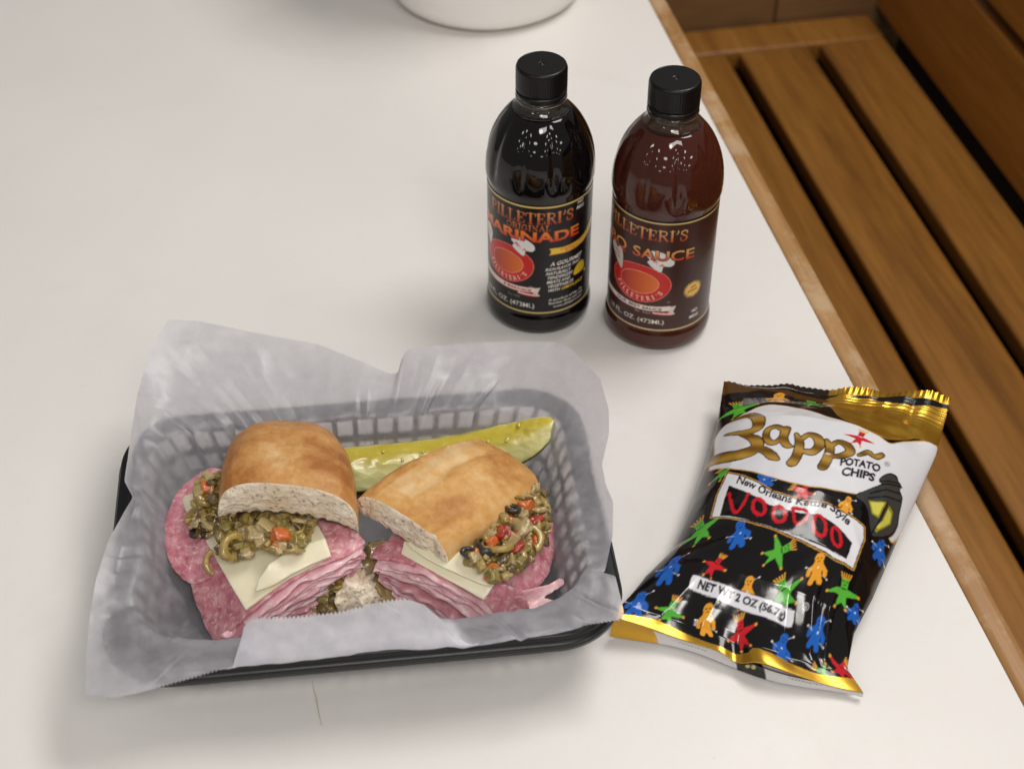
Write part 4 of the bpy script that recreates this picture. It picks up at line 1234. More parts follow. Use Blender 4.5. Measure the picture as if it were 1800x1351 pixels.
# ---- olive salad pieces (shared meshes)
def wet(name, c0, c1, scale=220, sss=.4, rough=.28):
    return food_mat(name, [c0, c1], scale, rough, sss, 1.0, .55, scale * 3, radius=(.003, .0022, .0008))
M_OLIVE = wet("green_olive", lin(122, 98, 40), lin(164, 138, 66)); M_OLIVE2 = wet("pale_olive", lin(148, 122, 54), lin(188, 162, 90)); M_OLIVED = wet("dark_olive", lin(84, 66, 30), lin(120, 98, 50))
M_CARROT = wet("carrot", lin(196, 92, 28), lin(222, 122, 50)); M_PIM = wet("pimento", lin(150, 34, 26), lin(184, 56, 38)); M_ONION = wet("onion", lin(160, 138, 88), lin(194, 172, 122), sss=.6)
M_BLACK = wet("black_olive", lin(22, 18, 16), lin(46, 38, 32)); M_CELERY = wet("celery", lin(128, 114, 50), lin(160, 144, 78))
def lump_mesh(name, sx, sy, sz, seed, sharp=.5, sub=3):
    bm = bmesh.new(); bmesh.ops.create_icosphere(bm, subdivisions=sub, radius=1)
    P_ = np.array([tuple(v.co) for v in bm.verts])
    e = 1 - sharp * .6
    Q = np.sign(P_) * np.abs(P_) ** e
    Q = Q * (1 + .34 * fbm(P_, 1.9, 3, seed))[:, None] * np.array([sx, sy, sz])
    for v, q in zip(bm.verts, Q): v.co = q
    me = bpy.data.meshes.new(name); bm.to_mesh(me); bm.free()
    me.polygons.foreach_set('use_smooth', [True] * len(me.polygons))
    return me
def ring_mesh(name, R, r, h, seed, arc=1.0):
    V = []; NU, NV = 40, 14
    for i in range(NU):
        u = 2 * math.pi * arc * i / (NU if arc == 1 else NU - 1)
        for j in range(NV):
            v = 2 * math.pi * j / NV
            cx = math.copysign(abs(math.cos(v)) ** .7, math.cos(v)); cz = math.copysign(abs(math.sin(v)) ** .6, math.sin(v))
            rr = R + r * cx
            V.append((rr * math.cos(u), rr * .82 * math.sin(u), h * cz))
    V = np.array(V); V *= (1 + .08 * fbm(V / R, 1.3, 3, seed))[:, None]
    F = [(i * NV + j, ((i + 1) % NU) * NV + j, ((i + 1) % NU) * NV + (j + 1) % NV, i * NV + (j + 1) % NV) for i in range(NU if arc == 1 else NU - 1) for j in range(NV)]
    if arc != 1: F += [tuple(range(NV))[::-1], tuple((NU - 1) * NV + j for j in range(NV))]
    me = bpy.data.meshes.new(name); me.from_pydata([tuple(v) for v in V], [], F)
    me.polygons.foreach_set('use_smooth', [True] * len(me.polygons))
    return me
_rs = random.Random(21)
PIECES = {
 'olive_slice': ([ring_mesh("olive_slice", .0050, .0017, .0016, k) for k in range(2)], [M_OLIVE, M_OLIVE2]),
 'olive_strip': ([ring_mesh("olive_strip", .0052, .0016, .0019, k, .42) for k in range(3)], [M_OLIVE, M_OLIVE2, M_OLIVED]),
 'olive_chunk': ([lump_mesh("olive_chunk", .0042, .0030, .0023, k, .35) for k in range(4)], [M_OLIVE, M_OLIVE2, M_OLIVED]),
 'onion_piece': ([lump_mesh("onion_piece", .0040, .0034, .0016, 10 + k, .7) for k in range(3)], [M_ONION]),
 'carrot_dice': ([lump_mesh("carrot_dice", .0044, .0036, .0032, 20 + k, .75) for k in range(2)], [M_CARROT]),
 'pimento_piece': ([lump_mesh("pimento_piece", .0040, .0030, .0016, 30 + k, .6) for k in range(2)], [M_PIM]),
 'black_olive_slice': ([ring_mesh("black_olive_slice", .0048, .0018, .0018, 5)], [M_BLACK]),
 'celery_piece': ([lump_mesh("celery_piece", .0038, .0026, .0024, 40 + k, .6) for k in range(2)], [M_CELERY]),
}
_mesh_mat = {}
def piece(kind, pos, parent_obj, scale=1.0, rot=None, which=None, mat=None):
    ms, mats = PIECES[kind]
    i = _rs.randrange(len(ms)) if which is None else which
    m = mat or mats[_rs.randrange(len(mats))]
    key = (kind, i, m.name)
    if key not in _mesh_mat:
        me = ms[i].copy(); me.materials.clear(); me.materials.append(m); _mesh_mat[key] = me
    o = bpy.data.objects.new(kind, _mesh_mat[key]); COL.objects.link(o)
    r = rot or (_rs.uniform(-.7, .7), _rs.uniform(-.7, .7), _rs.uniform(0, 6.3))
    mw = Matrix.Translation(Vector(pos)) @ (Matrix.Rotation(r[2], 4, 'Z') @ Matrix.Rotation(r[1], 4, 'Y') @ Matrix.Rotation(r[0], 4, 'X')) @ Matrix.Diagonal((scale * _rs.uniform(.85, 1.15), scale * _rs.uniform(.85, 1.15), scale, 1))
    o.parent = parent_obj; o.matrix_parent_inverse = Matrix.Identity(4)
    if parent_obj.type == 'MESH' and parent_obj.parent: mw = Matrix.Translation(Vector((0, 0, 0))) @ mw
    o.matrix_basis = mw
    return o
def salad(root, outline, zf, n, mix, seed, zj=.002, scale=(.7, 1.15)):
    """a mound of chopped olive salad over a photo-pixel outline; zf gives its height"""
    rn = random.Random(seed); _rs.seed(seed)
    out = catmull(outline, 60, True)
    base = patch("olive_salad", [(x, y, zf(x, y) - .0035) for x, y in outline], [],   .005, M_OLIVE2, root, step=6, wob=.0024, wscale=210, seed=seed, rag=1.5)
    lo, hi = out.min(0), out.max(0)
    def inside(x, y):
        c = False
        for (ax, ay), (bx, by) in zip(out, np.roll(out, -1, 0)):
            if (ay > y) != (by > y) and x < (bx - ax) * (y - ay) / (by - ay) + ax: c = not c
        return c
    placed = []; tries = 0
    kinds, wts = zip(*mix)
    while len(placed) < n and tries < 8000:
        tries += 1
        x, y = rn.uniform(lo[0], hi[0]), rn.uniform(lo[1], hi[1])
        if not inside(x, y): continue
        lim = 9 if tries < 2500 else 6.5
        if any(math.hypot(x - p, y - q) < lim for p, q in placed): continue
        placed.append((x, y))
        piece(rn.choices(kinds, wts)[0], at(x, y, zf(x, y) + rn.uniform(-zj, zj)), base, rn.uniform(*scale))
    return base
MIX = [('olive_slice', .45), ('olive_strip', 1.5), ('olive_chunk', 4.4), ('onion_piece', 2.4), ('carrot_dice', .22), ('pimento_piece', .3), ('black_olive_slice', .25), ('celery_piece', 1.2)]
# ================================================================== sandwich half on the left
sL = empty("sandwich_half", (-.118, .53, .008), "sandwich half with rounded roll end, cheese corner and salami folds, leftmost in the basket", "sandwich", "sandwich halves in the basket")
# bottom roll, mostly under the meat
def bottom_roll(root, pts, z0, z1, seed):
    c = catmull(pts, 48, True); rings = []
    lv = [(.80, z0), (.95, z0 + (z1 - z0) * .15), (1.0, z0 + (z1 - z0) * .45), (.99, z0 + (z1 - z0) * .8), (.93, z1), (.5, z1 + .001), (.02, z1 + .001)]
    cen = c.mean(0)
    V = []
    for k, z in lv:
        q = cen + (c - cen) * k
        V.append(at_np(q[:, 0], q[:, 1], np.full(len(q), z)))
    V = np.concatenate(V); V = V + np.stack([fbm(V, 160, 3, seed), fbm(V, 160, 3, seed + 1), fbm(V, 200, 3, seed + 2)], 1) * .0014
    n = len(c)
    return adopt(mesh_obj("bottom_roll", V, grid_faces(len(lv), n, True) + [tuple(range(n))[::-1]], M_CRUMB), root)
bottom_roll(sL, [(400, 1112), (470, 1098), (560, 1085), (625, 1075), (650, 1045), (645, 1010), (600, 960), (480, 930), (380, 960), (350, 1040)], .0095, .0170, 3)
# torn crumb on the open end
adopt(mesh_obj("torn_crumb", *(lambda me: (np.array([tuple(v.co) for v in me.vertices]) * (1 + .16 * fbm(np.array([tuple(v.co) for v in me.vertices]), 420, 3, 9))[:, None] + np.array(tuple(at(622, 1040, .020))), [tuple(p.vertices) for p in me.polygons]))(lump_mesh("torn", .0095, .0115, .0115, 8, .45, 5)), M_CRUMB), sL)
ribbons(sL, "ham_slice", [(392, 1122, .0145), (440, 1084, .0275), (498, 1040, .0370), (558, 1004, .0410), (614, 978, .0425), (640, 962, .0425)],
        [(405, 1132, .010), (450, 1124, .0105), (500, 1106, .0110), (548, 1080, .0125), (590, 1036, .019), (622, 1004, .029)], 16, .034, [M_HAM, M_HAM, M_HAMD], 3)
patch("salami_slice", [(415, 845, .046), (380, 822, .043), (345, 836, .039), (312, 866, .035), (291, 915, .032), (291, 962, .030), (307, 1002, .027), (338, 1026, .023), (380, 1010, .030), (430, 950, .042), (440, 890, .046)],
      [(360, 920, .039), (340, 960, .034), (390, 900, .043)], .0017, M_SALAMI, sL, seed=2, wob=.0006)
patch("salami_slice", [(540, 915, .0455), (600, 925, .0475), (634, 942, .0455), (640, 958, .0435), (614, 974, .0435), (556, 998, .0420), (496, 1034, .0385), (440, 1078, .0295), (402, 1114, .0180), (381, 1136, .0105),
                       (368, 1100, .0130), (346, 1060, .0175), (335, 1015, .0225), (343, 984, .0270), (368, 955, .0330), (450, 925, .0435)],
      [(480, 985, .0440), (560, 965, .0460), (420, 1040, .0320), (385, 1050, .0240)], .0017, M_SALAMI, sL, seed=5, wob=.0005)
patch("salami_slice", [(352, 990, .025), (342, 1040, .019), (356, 1085, .014), (378, 1128, .0085), (396, 1122, .010), (400, 1080, .018), (390, 1030, .025)], [(372, 1060, .018)], .0015, M_SALAMI, sL, seed=8, wob=.0008)
for k, (x, y, z, r) in enumerate(((418, 1108, .0170, .3), (436, 1098, .0200, -.4), (405, 1124, .0130, .9))):
    o_ = bpy.data.objects.new("ham_scrap", lump_mesh("ham_scrap", .0075, .0026, .0016, 60 + k, .2)); COL.objects.link(o_); o_.data.materials.append(M_HAM)
    o_.location = at(x, y, z); o_.rotation_euler = (.5, .3, r + .4); mw = o_.location.copy(); o_.parent = sL; o_.matrix_parent_inverse = Matrix.Translation(-Vector(sL.location))
ZL = rbf_z([(358, 942, .0365), (432, 1070, .0330), (500, 1022, .0405), (575, 975, .0462), (560, 935, .0490), (450, 925, .0470), (470, 985, .0480), (345, 880, .0425), (320, 890, .036)])
zq = lambda *p: [(x, y, float(ZL(x, y)) + dz) for x, y, dz in p]
patch("cheese_slice", zq((358, 943, 0), (380, 982, 0), (406, 1027, 0), (433, 1072, 0), (468, 1046, 0), (505, 1020, 0), (545, 998, 0), (580, 978, 0), (574, 950, 0), (560, 925, 0), (500, 918, 0), (430, 922, 0)),
      [], .0022, M_CHEESE, sL, seed=1, wob=.0002, rag=.3, smooth_outline=False)
patch("cheese_slice", zq((449, 1040, .0020), (455, 1018, .0024), (472, 992, .0028), (497, 974, .0030), (530, 960, .0030), (572, 946, .0028), (577, 962, .0026), (583, 978, .0024), (548, 992, .0022), (512, 1010, .0022), (478, 1030, .0020)),
      [], .0022, M_CHEESE, sL, seed=4, wob=.0002, rag=.3, smooth_outline=False)
patch("cheese_slice", zq((322, 878, .001), (352, 868, .002), (392, 900, .002), (392, 930, .001), (352, 936, .0), (340, 918, .0)), [], .0020, M_CHEESE, sL, seed=6, wob=.0002, rag=.3)
zsl = lambda x, y: float(ZL(x, y)) + .0055
salad(sL, [(398, 918), (450, 905), (545, 912), (545, 945), (525, 966), (480, 968), (455, 958), (430, 975), (392, 975), (388, 940)], zsl, 62, MIX[:4] + [('celery_piece', 1.5), ('black_olive_slice', .15)], 5, scale=(.55, 1.0))
salad(sL, [(372, 832), (398, 840), (402, 925), (378, 935), (352, 932), (330, 915), (345, 885), (352, 850)], zsl, 46, MIX[:4] + [('celery_piece', 1.5)], 9, scale=(.6, 1.0))
_rs.seed(77)
for kind, x, y, dz, sc, rot in (('olive_slice', 410, 962, .0105, 1.45, (.9, .15, 1.0)), ('carrot_dice', 492, 942, .011, 1.08, (.2, .5, .4)), ('carrot_dice', 487, 957, .009, .8, (.9, .2, 1.2)), ('celery_piece', 520, 950, .009, 1.3, (.4, .9, .6)),
                                ('black_olive_slice', 353, 936, .004, 1.0, (-.5, .2, .3)), ('olive_strip', 376, 990, .004, 1.15, (.3, -.6, 1.9)), ('onion_piece', 452, 938, .011, 1.4, (.6, .2, .1)), ('onion_piece', 470, 925, .011, 1.3, (.3, .5, 1)),
                                ('carrot_dice', 366, 858, .008, .9, (.1, .4, .2)), ('olive_chunk', 382, 878, .009, 1.1, None), ('onion_piece', 372, 922, .008, 1.2, None)):
    z = float(ZL(x, y)) + dz - .003
    p = piece(kind, at(x, y, z), sL, sc, rot); p.matrix_parent_inverse = Matrix.Translation(-Vector(sL.location))
zb = lambda x, y: .0185 + (1075 - y) * .00020
salad(sL, [(548, 1062), (572, 1030), (600, 1012), (606, 1040), (596, 1072), (566, 1082)], zb, 16, MIX, 15, scale=(.7, 1.0))
hp = ([0, .12, .35, .6, .8, .92, 1.0], [.0275, .0315, .0335, .0315, .0250, .0160, .0010])
wp = ([0, .15, .4, .65, .82, .93, 1.0], [1.0, 1.0, .97, .90, .78, .58, .08])
def bakeL(x, s, h):
    v = .14 + .54 * min(1, h * 1.5) - .42 * math.exp(-((x + .05) / .42) ** 2 - ((s - .30) / .24) ** 2) + .12 * (abs(x) > .75)
    if x > .25 and .10 < s < .62 and abs(math.sin(s * 14)) < .85: v += .16      # darker scored patches
    return v
def bumpsL(x, s): return -.0007 * np.exp(-((s - .33 - .1 * x) / .012) ** 2) * (x > .1) - .0007 * np.exp(-((s - .12 - .05 * x) / .010) ** 2) * (x > .25)
loaf("top_roll", sL, at(384, 908, .0520), at(632, 934, .0500), .0365, .070, hp, wp, M_CRUST, arch=.0085, sink=.004, pitch=math.radians(-4), bake=bakeL, bumps=bumpsL, seed=4, skew=-.20)

# ================================================================== sandwich half on the right
sR = empty("sandwich_half", (-.015, .53, .008), "sandwich half with long golden roll and heaped olive salad, in front of the pickle", "sandwich", "sandwich halves in the basket")
bottom_roll(sR, [(690, 1060), (740, 1078), (800, 1105), (850, 1108), (900, 1060), (930, 980), (880, 930), (780, 920), (690, 960), (665, 1010)], .0095, .0160, 6)
ribbons(sR, "ham_slice", [(662, 986, .0385), (705, 992, .0415), (765, 1012, .0430), (830, 1050, .0350), (880, 1092, .0200), (896, 1114, .0120)],
        [(668, 1012, .0300), (700, 1045, .0180), (745, 1078, .0125), (790, 1112, .0105), (830, 1126, .0095), (868, 1128, .0090)], 17, .034, [M_HAM, M_HAMD, M_HAM], 13, wob=.0013)
patch("salami_slice", [(900, 850, .047), (932, 842, .042), (958, 878, .034), (973, 930, .027), (970, 985, .023), (955, 1020, .0215), (921, 1046, .023), (884, 1044, .030), (862, 1020, .038), (850, 980, .044), (860, 910, .050)],
      [(920, 940, .041), (900, 990, .038)], .0017, M_SALAMI, sR, seed=12, wob=.0006)
patch("salami_slice", [(654, 975, .0385), (675, 955, .0415), (720, 945, .0440), (770, 965, .0455), (830, 995, .0450), (880, 1022, .0400), (918, 1042, .0310), (930, 1072, .0215), (916, 1102, .0115), (897, 1118, .0080), (886, 1088, .0190), (852, 1060, .0290), (804, 1028, .0390), (744, 1000, .0430), (694, 986, .0425), (662, 982, .0395)],
      [(880, 1062, .0290), (780, 1000, .0445), (905, 1075, .0190)], .0017, M_SALAMI, sR, seed=15, wob=.0005)
ZR = rbf_z([(712, 950, .0465), (745, 965, .0475), (800, 985, .0480), (868, 1025, .0425), (850, 1052, .0380), (790, 1022, .0425), (705, 975, .0440), (840, 940, .050), (930, 860, .044), (960, 900, .036), (955, 960, .032), (910, 1000, .040), (880, 900, .050)])
zq = lambda *p: [(x, y, float(ZR(x, y)) + dz) for x, y, dz in p]
patch("cheese_slice", zq((712, 952, 0), (760, 960, 0), (820, 985, 0), (850, 1000, 0), (869, 1026, 0), (858, 1044, 0), (850, 1054, 0), (815, 1034, 0), (775, 1012, 0), (735, 990, 0), (706, 974, 0)), [], .0022, M_CHEESE, sR, seed=21, wob=.0002, rag=.3, smooth_outline=False)
patch("cheese_slice", zq((718, 955, .002), (770, 955, .002), (830, 985, .002), (862, 1018, .002), (866, 1030, .002), (835, 1022, .002), (790, 1002, .002), (750, 982, .002)), [], .0020, M_CHEESE, sR, seed=23, wob=.0002, rag=.3)
for k, pts in enumerate(([(880, 1040, .020), (930, 1036, .019), (965, 1026, .018), (984, 1017, .018), (991, 1027, .017), (970, 1040, .015), (955, 1050, .0135), (975, 1058, .0125), (972, 1066, .0115), (950, 1071, .0110), (915, 1060, .0125), (885, 1058, .0140)],
                         [(895, 1058, .0135), (930, 1060, .0125), (958, 1073, .0105), (940, 1077, .0100), (905, 1072, .0110)])):
    patch("ham_scrap", [(x, y, z + .010) for x, y, z in pts], [], .0020, M_HAM, sR, seed=30 + k, wob=.0009, step=5)
# soft onion between the halves
for k, (x, y, z, sc, r) in enumerate(((655, 1000, .022, 2.3, (.9, .2, .5)), (672, 1035, .018, 2.2, (1.0, .3, 1.4)), (650, 1035, .016, 2.0, (.8, -.2, 2.2)), (668, 970, .030, 1.8, (.8, .3, .2)), (690, 1050, .015, 1.7, (.6, .2, 1)))):
    p = piece('onion_piece', at(x, y, z), sR, sc, r); p.matrix_parent_inverse = Matrix.Translation(-Vector(sR.location))
zsr = lambda x, y: float(ZR(x, y)) + .006
salad(sR, [(926, 862), (942, 852), (960, 885), (962, 935), (945, 965), (918, 992), (885, 1010), (862, 1012), (835, 990), (820, 974), (850, 948), (880, 914), (904, 884)], zsr, 130, MIX, 31, zj=.0026, scale=(.55, 1.0))
_rs.seed(41)
for kind, x, y, dz, sc in (('carrot_dice', 922, 888, .008, 1.1), ('carrot_dice', 868, 1008, .006, 1.1), ('carrot_dice', 840, 977, .007, 1.05), ('pimento_piece', 876, 938, .010, 1.3), ('pimento_piece', 936, 915, .010, 1.2), ('pimento_piece', 905, 962, .010, 1.2), ('onion_piece', 915, 928, .012, 1.5),
                           ('onion_piece', 898, 945, .011, 1.1), ('black_olive_slice', 852, 962, .008, 1.2), ('pimento_piece', 885, 935, .011, 1.0), ('onion_piece', 915, 905, .010, 1.1), ('olive_slice', 880, 962, .010, 1.1), ('olive_strip', 930, 945, .010, 1.3), ('black_olive_slice', 945, 905, .007, .9)):
    p = piece(kind, at(x, y, float(ZR(x, y)) + dz - .002), sR, sc); p.matrix_parent_inverse = Matrix.Translation(-Vector(sR.location))
hp2 = ([0, .10, .35, .65, .85, .94, 1.0], [.0195, .0225, .0242, .0232, .0180, .0108, .0008])
wp2 = ([0, .15, .45, .72, .88, .95, 1.0], [.99, 1.01, 1.0, .92, .76, .54, .06])
def bakeR(x, s, h):
    v = .22 + .34 * h + .30 * math.exp(-((x - .45) / .3) ** 2 - ((s - .22) / .18) ** 2) + .25 * max(0, s - .7) / .3
    if -.62 < x + .1 * s < -.10 and .10 < s < .85: v -= .24                       # pale opened score
    if x < -.62: v += .2
    return v
def bumpsR(x, s):
    e = -.36 + .1 * np.sin(s * 9) * .2
    b = .0012 * np.exp(-((x + .66 - .03 * np.sin(s * 20)) / .05) ** 2) - .0012 * np.exp(-((x + .12 + .04 * np.sin(s * 16)) / .06) ** 2) + .0009 * np.exp(-((x + .0) / .06) ** 2)
    b = b * (s > .06) * (s < .9) - .0030 * np.exp(-((x - .55 - .3 * s) / .10) ** 2) * np.clip(1 - s * 3.0, 0, 1)
    return b
loaf("top_roll", sR, at(630, 900, .0500), at(781, 997, .0440), .0310, .085, hp2, wp2, M_CRUST2, arch=.0030, sink=.004, pitch=math.radians(-2), bake=bakeR, bumps=bumpsR, seed=14, skew=.16)

# loose bit of olive salad beside the right half
_rs.seed(5)
cr = piece('onion_piece', (0, 0, 0), sR, 1.0, (.2, .1, .3)); cr.parent = None; cr.matrix_basis = Matrix.Translation(at(985, 976, .0125)) @ Matrix.Diagonal((1.1, 1.1, 2.0, 1)); cr.name = "salad_crumb"
tag(cr, "loose pale crumb of olive salad lying on the paper by the right salami", "food crumb")

# ================================================================== pickle spear
def make_pickle():
    cl = catmull([(560, 834, .0240), (600, 826, .0240), (680, 818, .0245), (760, 808, .0255), (840, 794, .0285), (905, 778, .0345), (948, 758, .0430), (974, 738, .0500)], 90)
    C = at_np(cl[:, 0], cl[:, 1], cl[:, 2])
    tn = np.gradient(C, axis=0); tn /= np.linalg.norm(tn, axis=1)[:, None]
    up = np.array([0, 0, 1.0]); sd = np.cross(tn, up); sd /= np.linalg.norm(sd, axis=1)[:, None]; up2 = np.cross(sd, tn)
    # wedge section (side towards camera +, up), tone: 0 seeds, 1 flesh, 2 skin
    secp = [(-.0060, .0074, 0.15), (-.0020, .0070, .0), (.0012, .0050, .25), (.0045, .0018, .75), (.0075, -.0020, 1.0), (.0095, -.0050, 1.15), (.0098, -.0064, 2.0), (.0075, -.0085, 2.0), (.0, -.0095, 2.0), (-.0070, -.0070, 2.0), (-.0100, .0, 2.0), (-.0095, .0050, 1.9), (-.0085, .0066, 1.0)]
    sp = catmull(secp, 52, True)
    V = []; tone = []
    for i in range(len(C)):
        f = i / (len(C) - 1)
        k = 1.0 if f < .58 else max(.02, max(0, 1 - ((f - .58) / .42) ** 2.2) ** .75)
        k = k * (.96 if f < .9 else 1)
        for a, b, t in sp:
            V.append(C[i] + 1.2 * (sd[i] * a * (.55 + .45 * k) * (k ** .6) + up2[i] * b * k)); tone.append(t)
    V = np.array(V); tone = np.array(tone)
    soft = np.clip(1.6 - tone, 0, 1)
    n = len(sp)
    V[:, 2] += soft * .0004 * fbm(V, 330, 3, 3); V[:, 1] -= soft * .0005 * fbm(V, 300, 2, 6)
    root = empty("pickle_spear", at(760, 805, .008), "yellow green pickle spear behind the sandwich halves", "pickle")
    t = NT("pickle_flesh")
    at_ = t.n.new('ShaderNodeAttribute'); at_.attribute_name = "tone"
    v = t.coord(); nz = t.noise(260, t.mapping(v, (.45, 1, 1)), detail=4)
    f = t.math('ADD', t.math('MULTIPLY', at_.outputs['Fac'], .5), t.math('MULTIPLY', t.math('SUBTRACT', nz, .5), .30))
    col = t.ramp(f, (.0, lin(198, 182, 62)), (.16, lin(208, 194, 84)), (.30, lin(222, 216, 140)), (.55, lin(218, 216, 152)), (.75, lin(140, 144, 66)), (1.0, lin(84, 90, 36)))
    seeds = t.voronoi(210, t.mapping(v, (.5, 1.1, 1)))
    p = t.principled(Base_Color=col, Roughness=.32, Subsurface_Weight=.35, Subsurface_Scale=.5, Coat_Weight=.45, Coat_Roughness=.12,
                     Normal=t.bump(seeds, .35, .0016))
    p.inputs['Subsurface Radius'].default_value = (.004, .004, .001)
    o = mesh_obj("spear_flesh", V, grid_faces(len(C), n, True) + [tuple(range(n))[::-1], tuple((len(C) - 1) * n + j for j in range(n))], t.m)
    a_ = o.data.attributes.new("tone", 'FLOAT', 'POINT'); a_.data.foreach_set('value', tone.astype(np.float32))
    adopt(o, root)
    # a few plump seeds showing on the cut face
    ms = lump_mesh("seed", .0022, .0010, .0007, 3, .1, 2); ms.materials.append(food_mat("pickle_seed", [lin(196, 184, 84), lin(212, 202, 112)], 90, .2, .4, .8))
    rn = random.Random(3)
    for k in range(9):
        i = rn.randrange(6, 70); j = rn.uniform(.0, 1.0)
        a, b = -.0045 + j * .006, .0073 - j * .0028
        p_ = C[i] + 1.2 * (sd[i] * a + up2[i] * b)
        s_ = bpy.data.objects.new("seed", ms); COL.objects.link(s_); s_.parent = root; s_.matrix_parent_inverse = Matrix.Translation(-Vector(root.location))
        s_.location = tuple(p_); s_.rotation_euler = (rn.uniform(.2, .9), rn.uniform(-.3, .3), rn.uniform(1.0, 2.0))
make_pickle()
# ================================================================== deli paper lining the basket
def make_paper():
    # edge of the sheet: photo x, photo y, height; 1 marks the toothed cut edges
    ST = [(295, 562, .075, 0), (345, 563, .072, 1), (450, 585, .066, 1), (560, 605, .062, 1), (640, 637, .058, 1), (682, 656, .055, 0), (699, 656, .055, 0), (707, 628, .063, 1), (718, 613, .066, 1), (800, 604, .066, 1), (900, 600, .066, 1),
          (975, 600, .068, 0), (1002, 612, .070, 0), (1055, 665, .070, 0), (1070, 720, .066, 0), (1071, 760, .062, 0), (1058, 815, .058, 0), (1064, 850, .056, 0), (1078, 882, .056, 0), (1077, 940, .053, 0), (1063, 1005, .051, 0),
          (1047, 1018, .049, 0), (1081, 1010, .052, 0), (1097, 1075, .049, 0), (1094, 1088, .048, 1), (980, 1106, .048, 1), (880, 1119, .0485, 1), (824, 1131, .048, 0), (800, 1117, .052, 0), (775, 1087, .060, 0), (745, 1062, .067, 0), (715, 1052, .070, 1),
          (680, 1055, .070, 1), (600, 1075, .068, 1), (520, 1084, .067, 1), (445, 1086, .066, 0), (427, 1102, .062, 0), (432, 1148, .050, 0), (426, 1164, .048, 1), (340, 1190, .046, 1), (255, 1214, .043, 1), (200, 1226, .041, 1),
          (150, 1218, .041, 0), (152, 1150, .046, 0), (158, 1080, .052, 0), (168, 1020, .056, 0), (190, 950, .058, 0), (215, 905, .058, 0), (233, 873, .057, 0), (218, 845, .058, 0), (225, 800, .061, 0), (240, 700, .068, 0), (262, 620, .073, 0)]
    st = np.array(ST, float); K = len(st)
    P3 = at_np(st[:, 0], st[:, 1], st[:, 2])
    seglen = np.linalg.norm(np.roll(P3, -1, 0) - P3, axis=1)
    cum = np.r_[0, np.cumsum(seglen)]
    NA = 1000
    d = np.linspace(0, cum[-1], NA, endpoint=False)
    idx = np.minimum(np.searchsorted(cum, d, side='right') - 1, K - 1); f = (d - cum[idx]) / seglen[idx]
    lin_ = P3[idx] * (1 - f[:, None]) + P3[(idx + 1) % K] * f[:, None]
    # soften corners a little
    out = lin_.copy()
    for _ in range(3): out = (np.roll(out, 1, 0) + 2 * out + np.roll(out, -1, 0)) / 4
    tooth = (st[idx, 3] > 0) & (st[(idx + 1) % K, 3] >= 0)
    # basket-frame coordinates
    ex, ey = np.array(BEX), np.array(BEY); c0 = np.array(BC)
    def loc(p): q = p - c0; return q @ ex, q @ ey
    lx, ly = loc(out)
    # direction of each station as a point on the rim rectangle: radial from the basket centre, softened round the loop
    def rect_hit(lx, ly, hx, hy, r):
        k = 1 / ((np.abs(lx) / hx) ** 6 + (np.abs(ly) / hy) ** 6 + 1e-12) ** (1 / 6)
        return lx * k, ly * k
    ax, ay = lx.copy(), ly.copy()
    for _ in range(40): ax = (np.roll(ax, 1) + ax + np.roll(ax, -1)) / 3; ay = (np.roll(ay, 1) + ay + np.roll(ay, -1)) / 3
    def ring(hx, hy, z, jit=0, seed=0):
        x, y = rect_hit(ax, ay, hx, hy, .03)
        p = c0 + x[:, None] * ex + y[:, None] * ey; p[:, 2] = z
        return p
    q = np.stack([ax * 40, ay * 40, ax * 0], 1)
    fl = ring(BASE_HX - .004, BASE_HY - .004, .0085) + ey * BASE_DY
    wl = ring((BASE_HX + RIM_HX) / 2 - .009, (BASE_HY + RIM_HY) / 2 - .009, .0260)
    rm = ring(RIM_HX - .0135, RIM_HY - .0135, .0480)
    ro = ring(RIM_HX - .0030, RIM_HY + .0030, .0470)
    lxo, lyo = np.abs(lx) / RIM_HX, np.abs(ly) / RIM_HY
    reach = (lxo ** 6 + lyo ** 6) ** (1 / 6)
    k = np.clip((reach - .93) / .12, 0, 1)[:, None]        # stations that lean out over the rim
    k = np.where((idx >= 24) & (idx <= 43), 1.0, .12)[:, None]
    for _ in range(8): k = (np.roll(k, 1, 0) + k + np.roll(k, -1, 0)) / 3
    mid = rm * .5 + out * .5
    r4 = ro * k + mid * (1 - k)
    # where the sheet is short of the rim pull the inner rings in with it
    s_in = np.clip(reach / .93, .80, 1)[:, None]
    for _ in range(10): s_in = (np.roll(s_in, 1, 0) + s_in + np.roll(s_in, -1, 0)) / 3
    for R_ in (rm, wl):
        z = R_[:, 2].copy(); R_[:] = c0 + (R_ - c0) * s_in; R_[:, 2] = z
    # straight facets between creases: random offsets, linear between irregular nodes
    rn = np.random.RandomState(12)
    def facets(nn, a):
        pos = np.sort(rn.uniform(0, NA, nn)); val = rn.uniform(-a, a, nn)
        return np.interp(np.arange(NA), np.r_[pos - NA, pos, pos + NA], np.r_[val, val, val])
    rad = np.stack([ax, ay], 1); rad /= np.linalg.norm(rad, axis=1)[:, None]; rad3 = rad[:, :1] * ex + rad[:, 1:] * ey
    fr = 1 - .95 * np.clip((-ay - .035) / .02, 0, 1)
    left = np.clip(-ax / .08, 0, 1) * np.clip((.06 - np.abs(ay)) / .03, .35, 1)
    fl = fl - rad3 * ((np.abs(facets(26, .006)) + .004) * fr + .008 * left)[:, None]
    line = (fl + rm) / 2; wl = wl * (1 - .6 * fr[:, None]) + line * .6 * fr[:, None]
    wl = wl - rad3 * (np.abs(facets(30, .005)) * fr)[:, None]; wl[:, 2] += facets(30, .004)
    rm = rm - rad3 * (np.abs(facets(34, .006)) * fr)[:, None]; rm[:, 2] += np.abs(facets(30, .003))
    r4[:, 2] += np.abs(facets(34, .003))
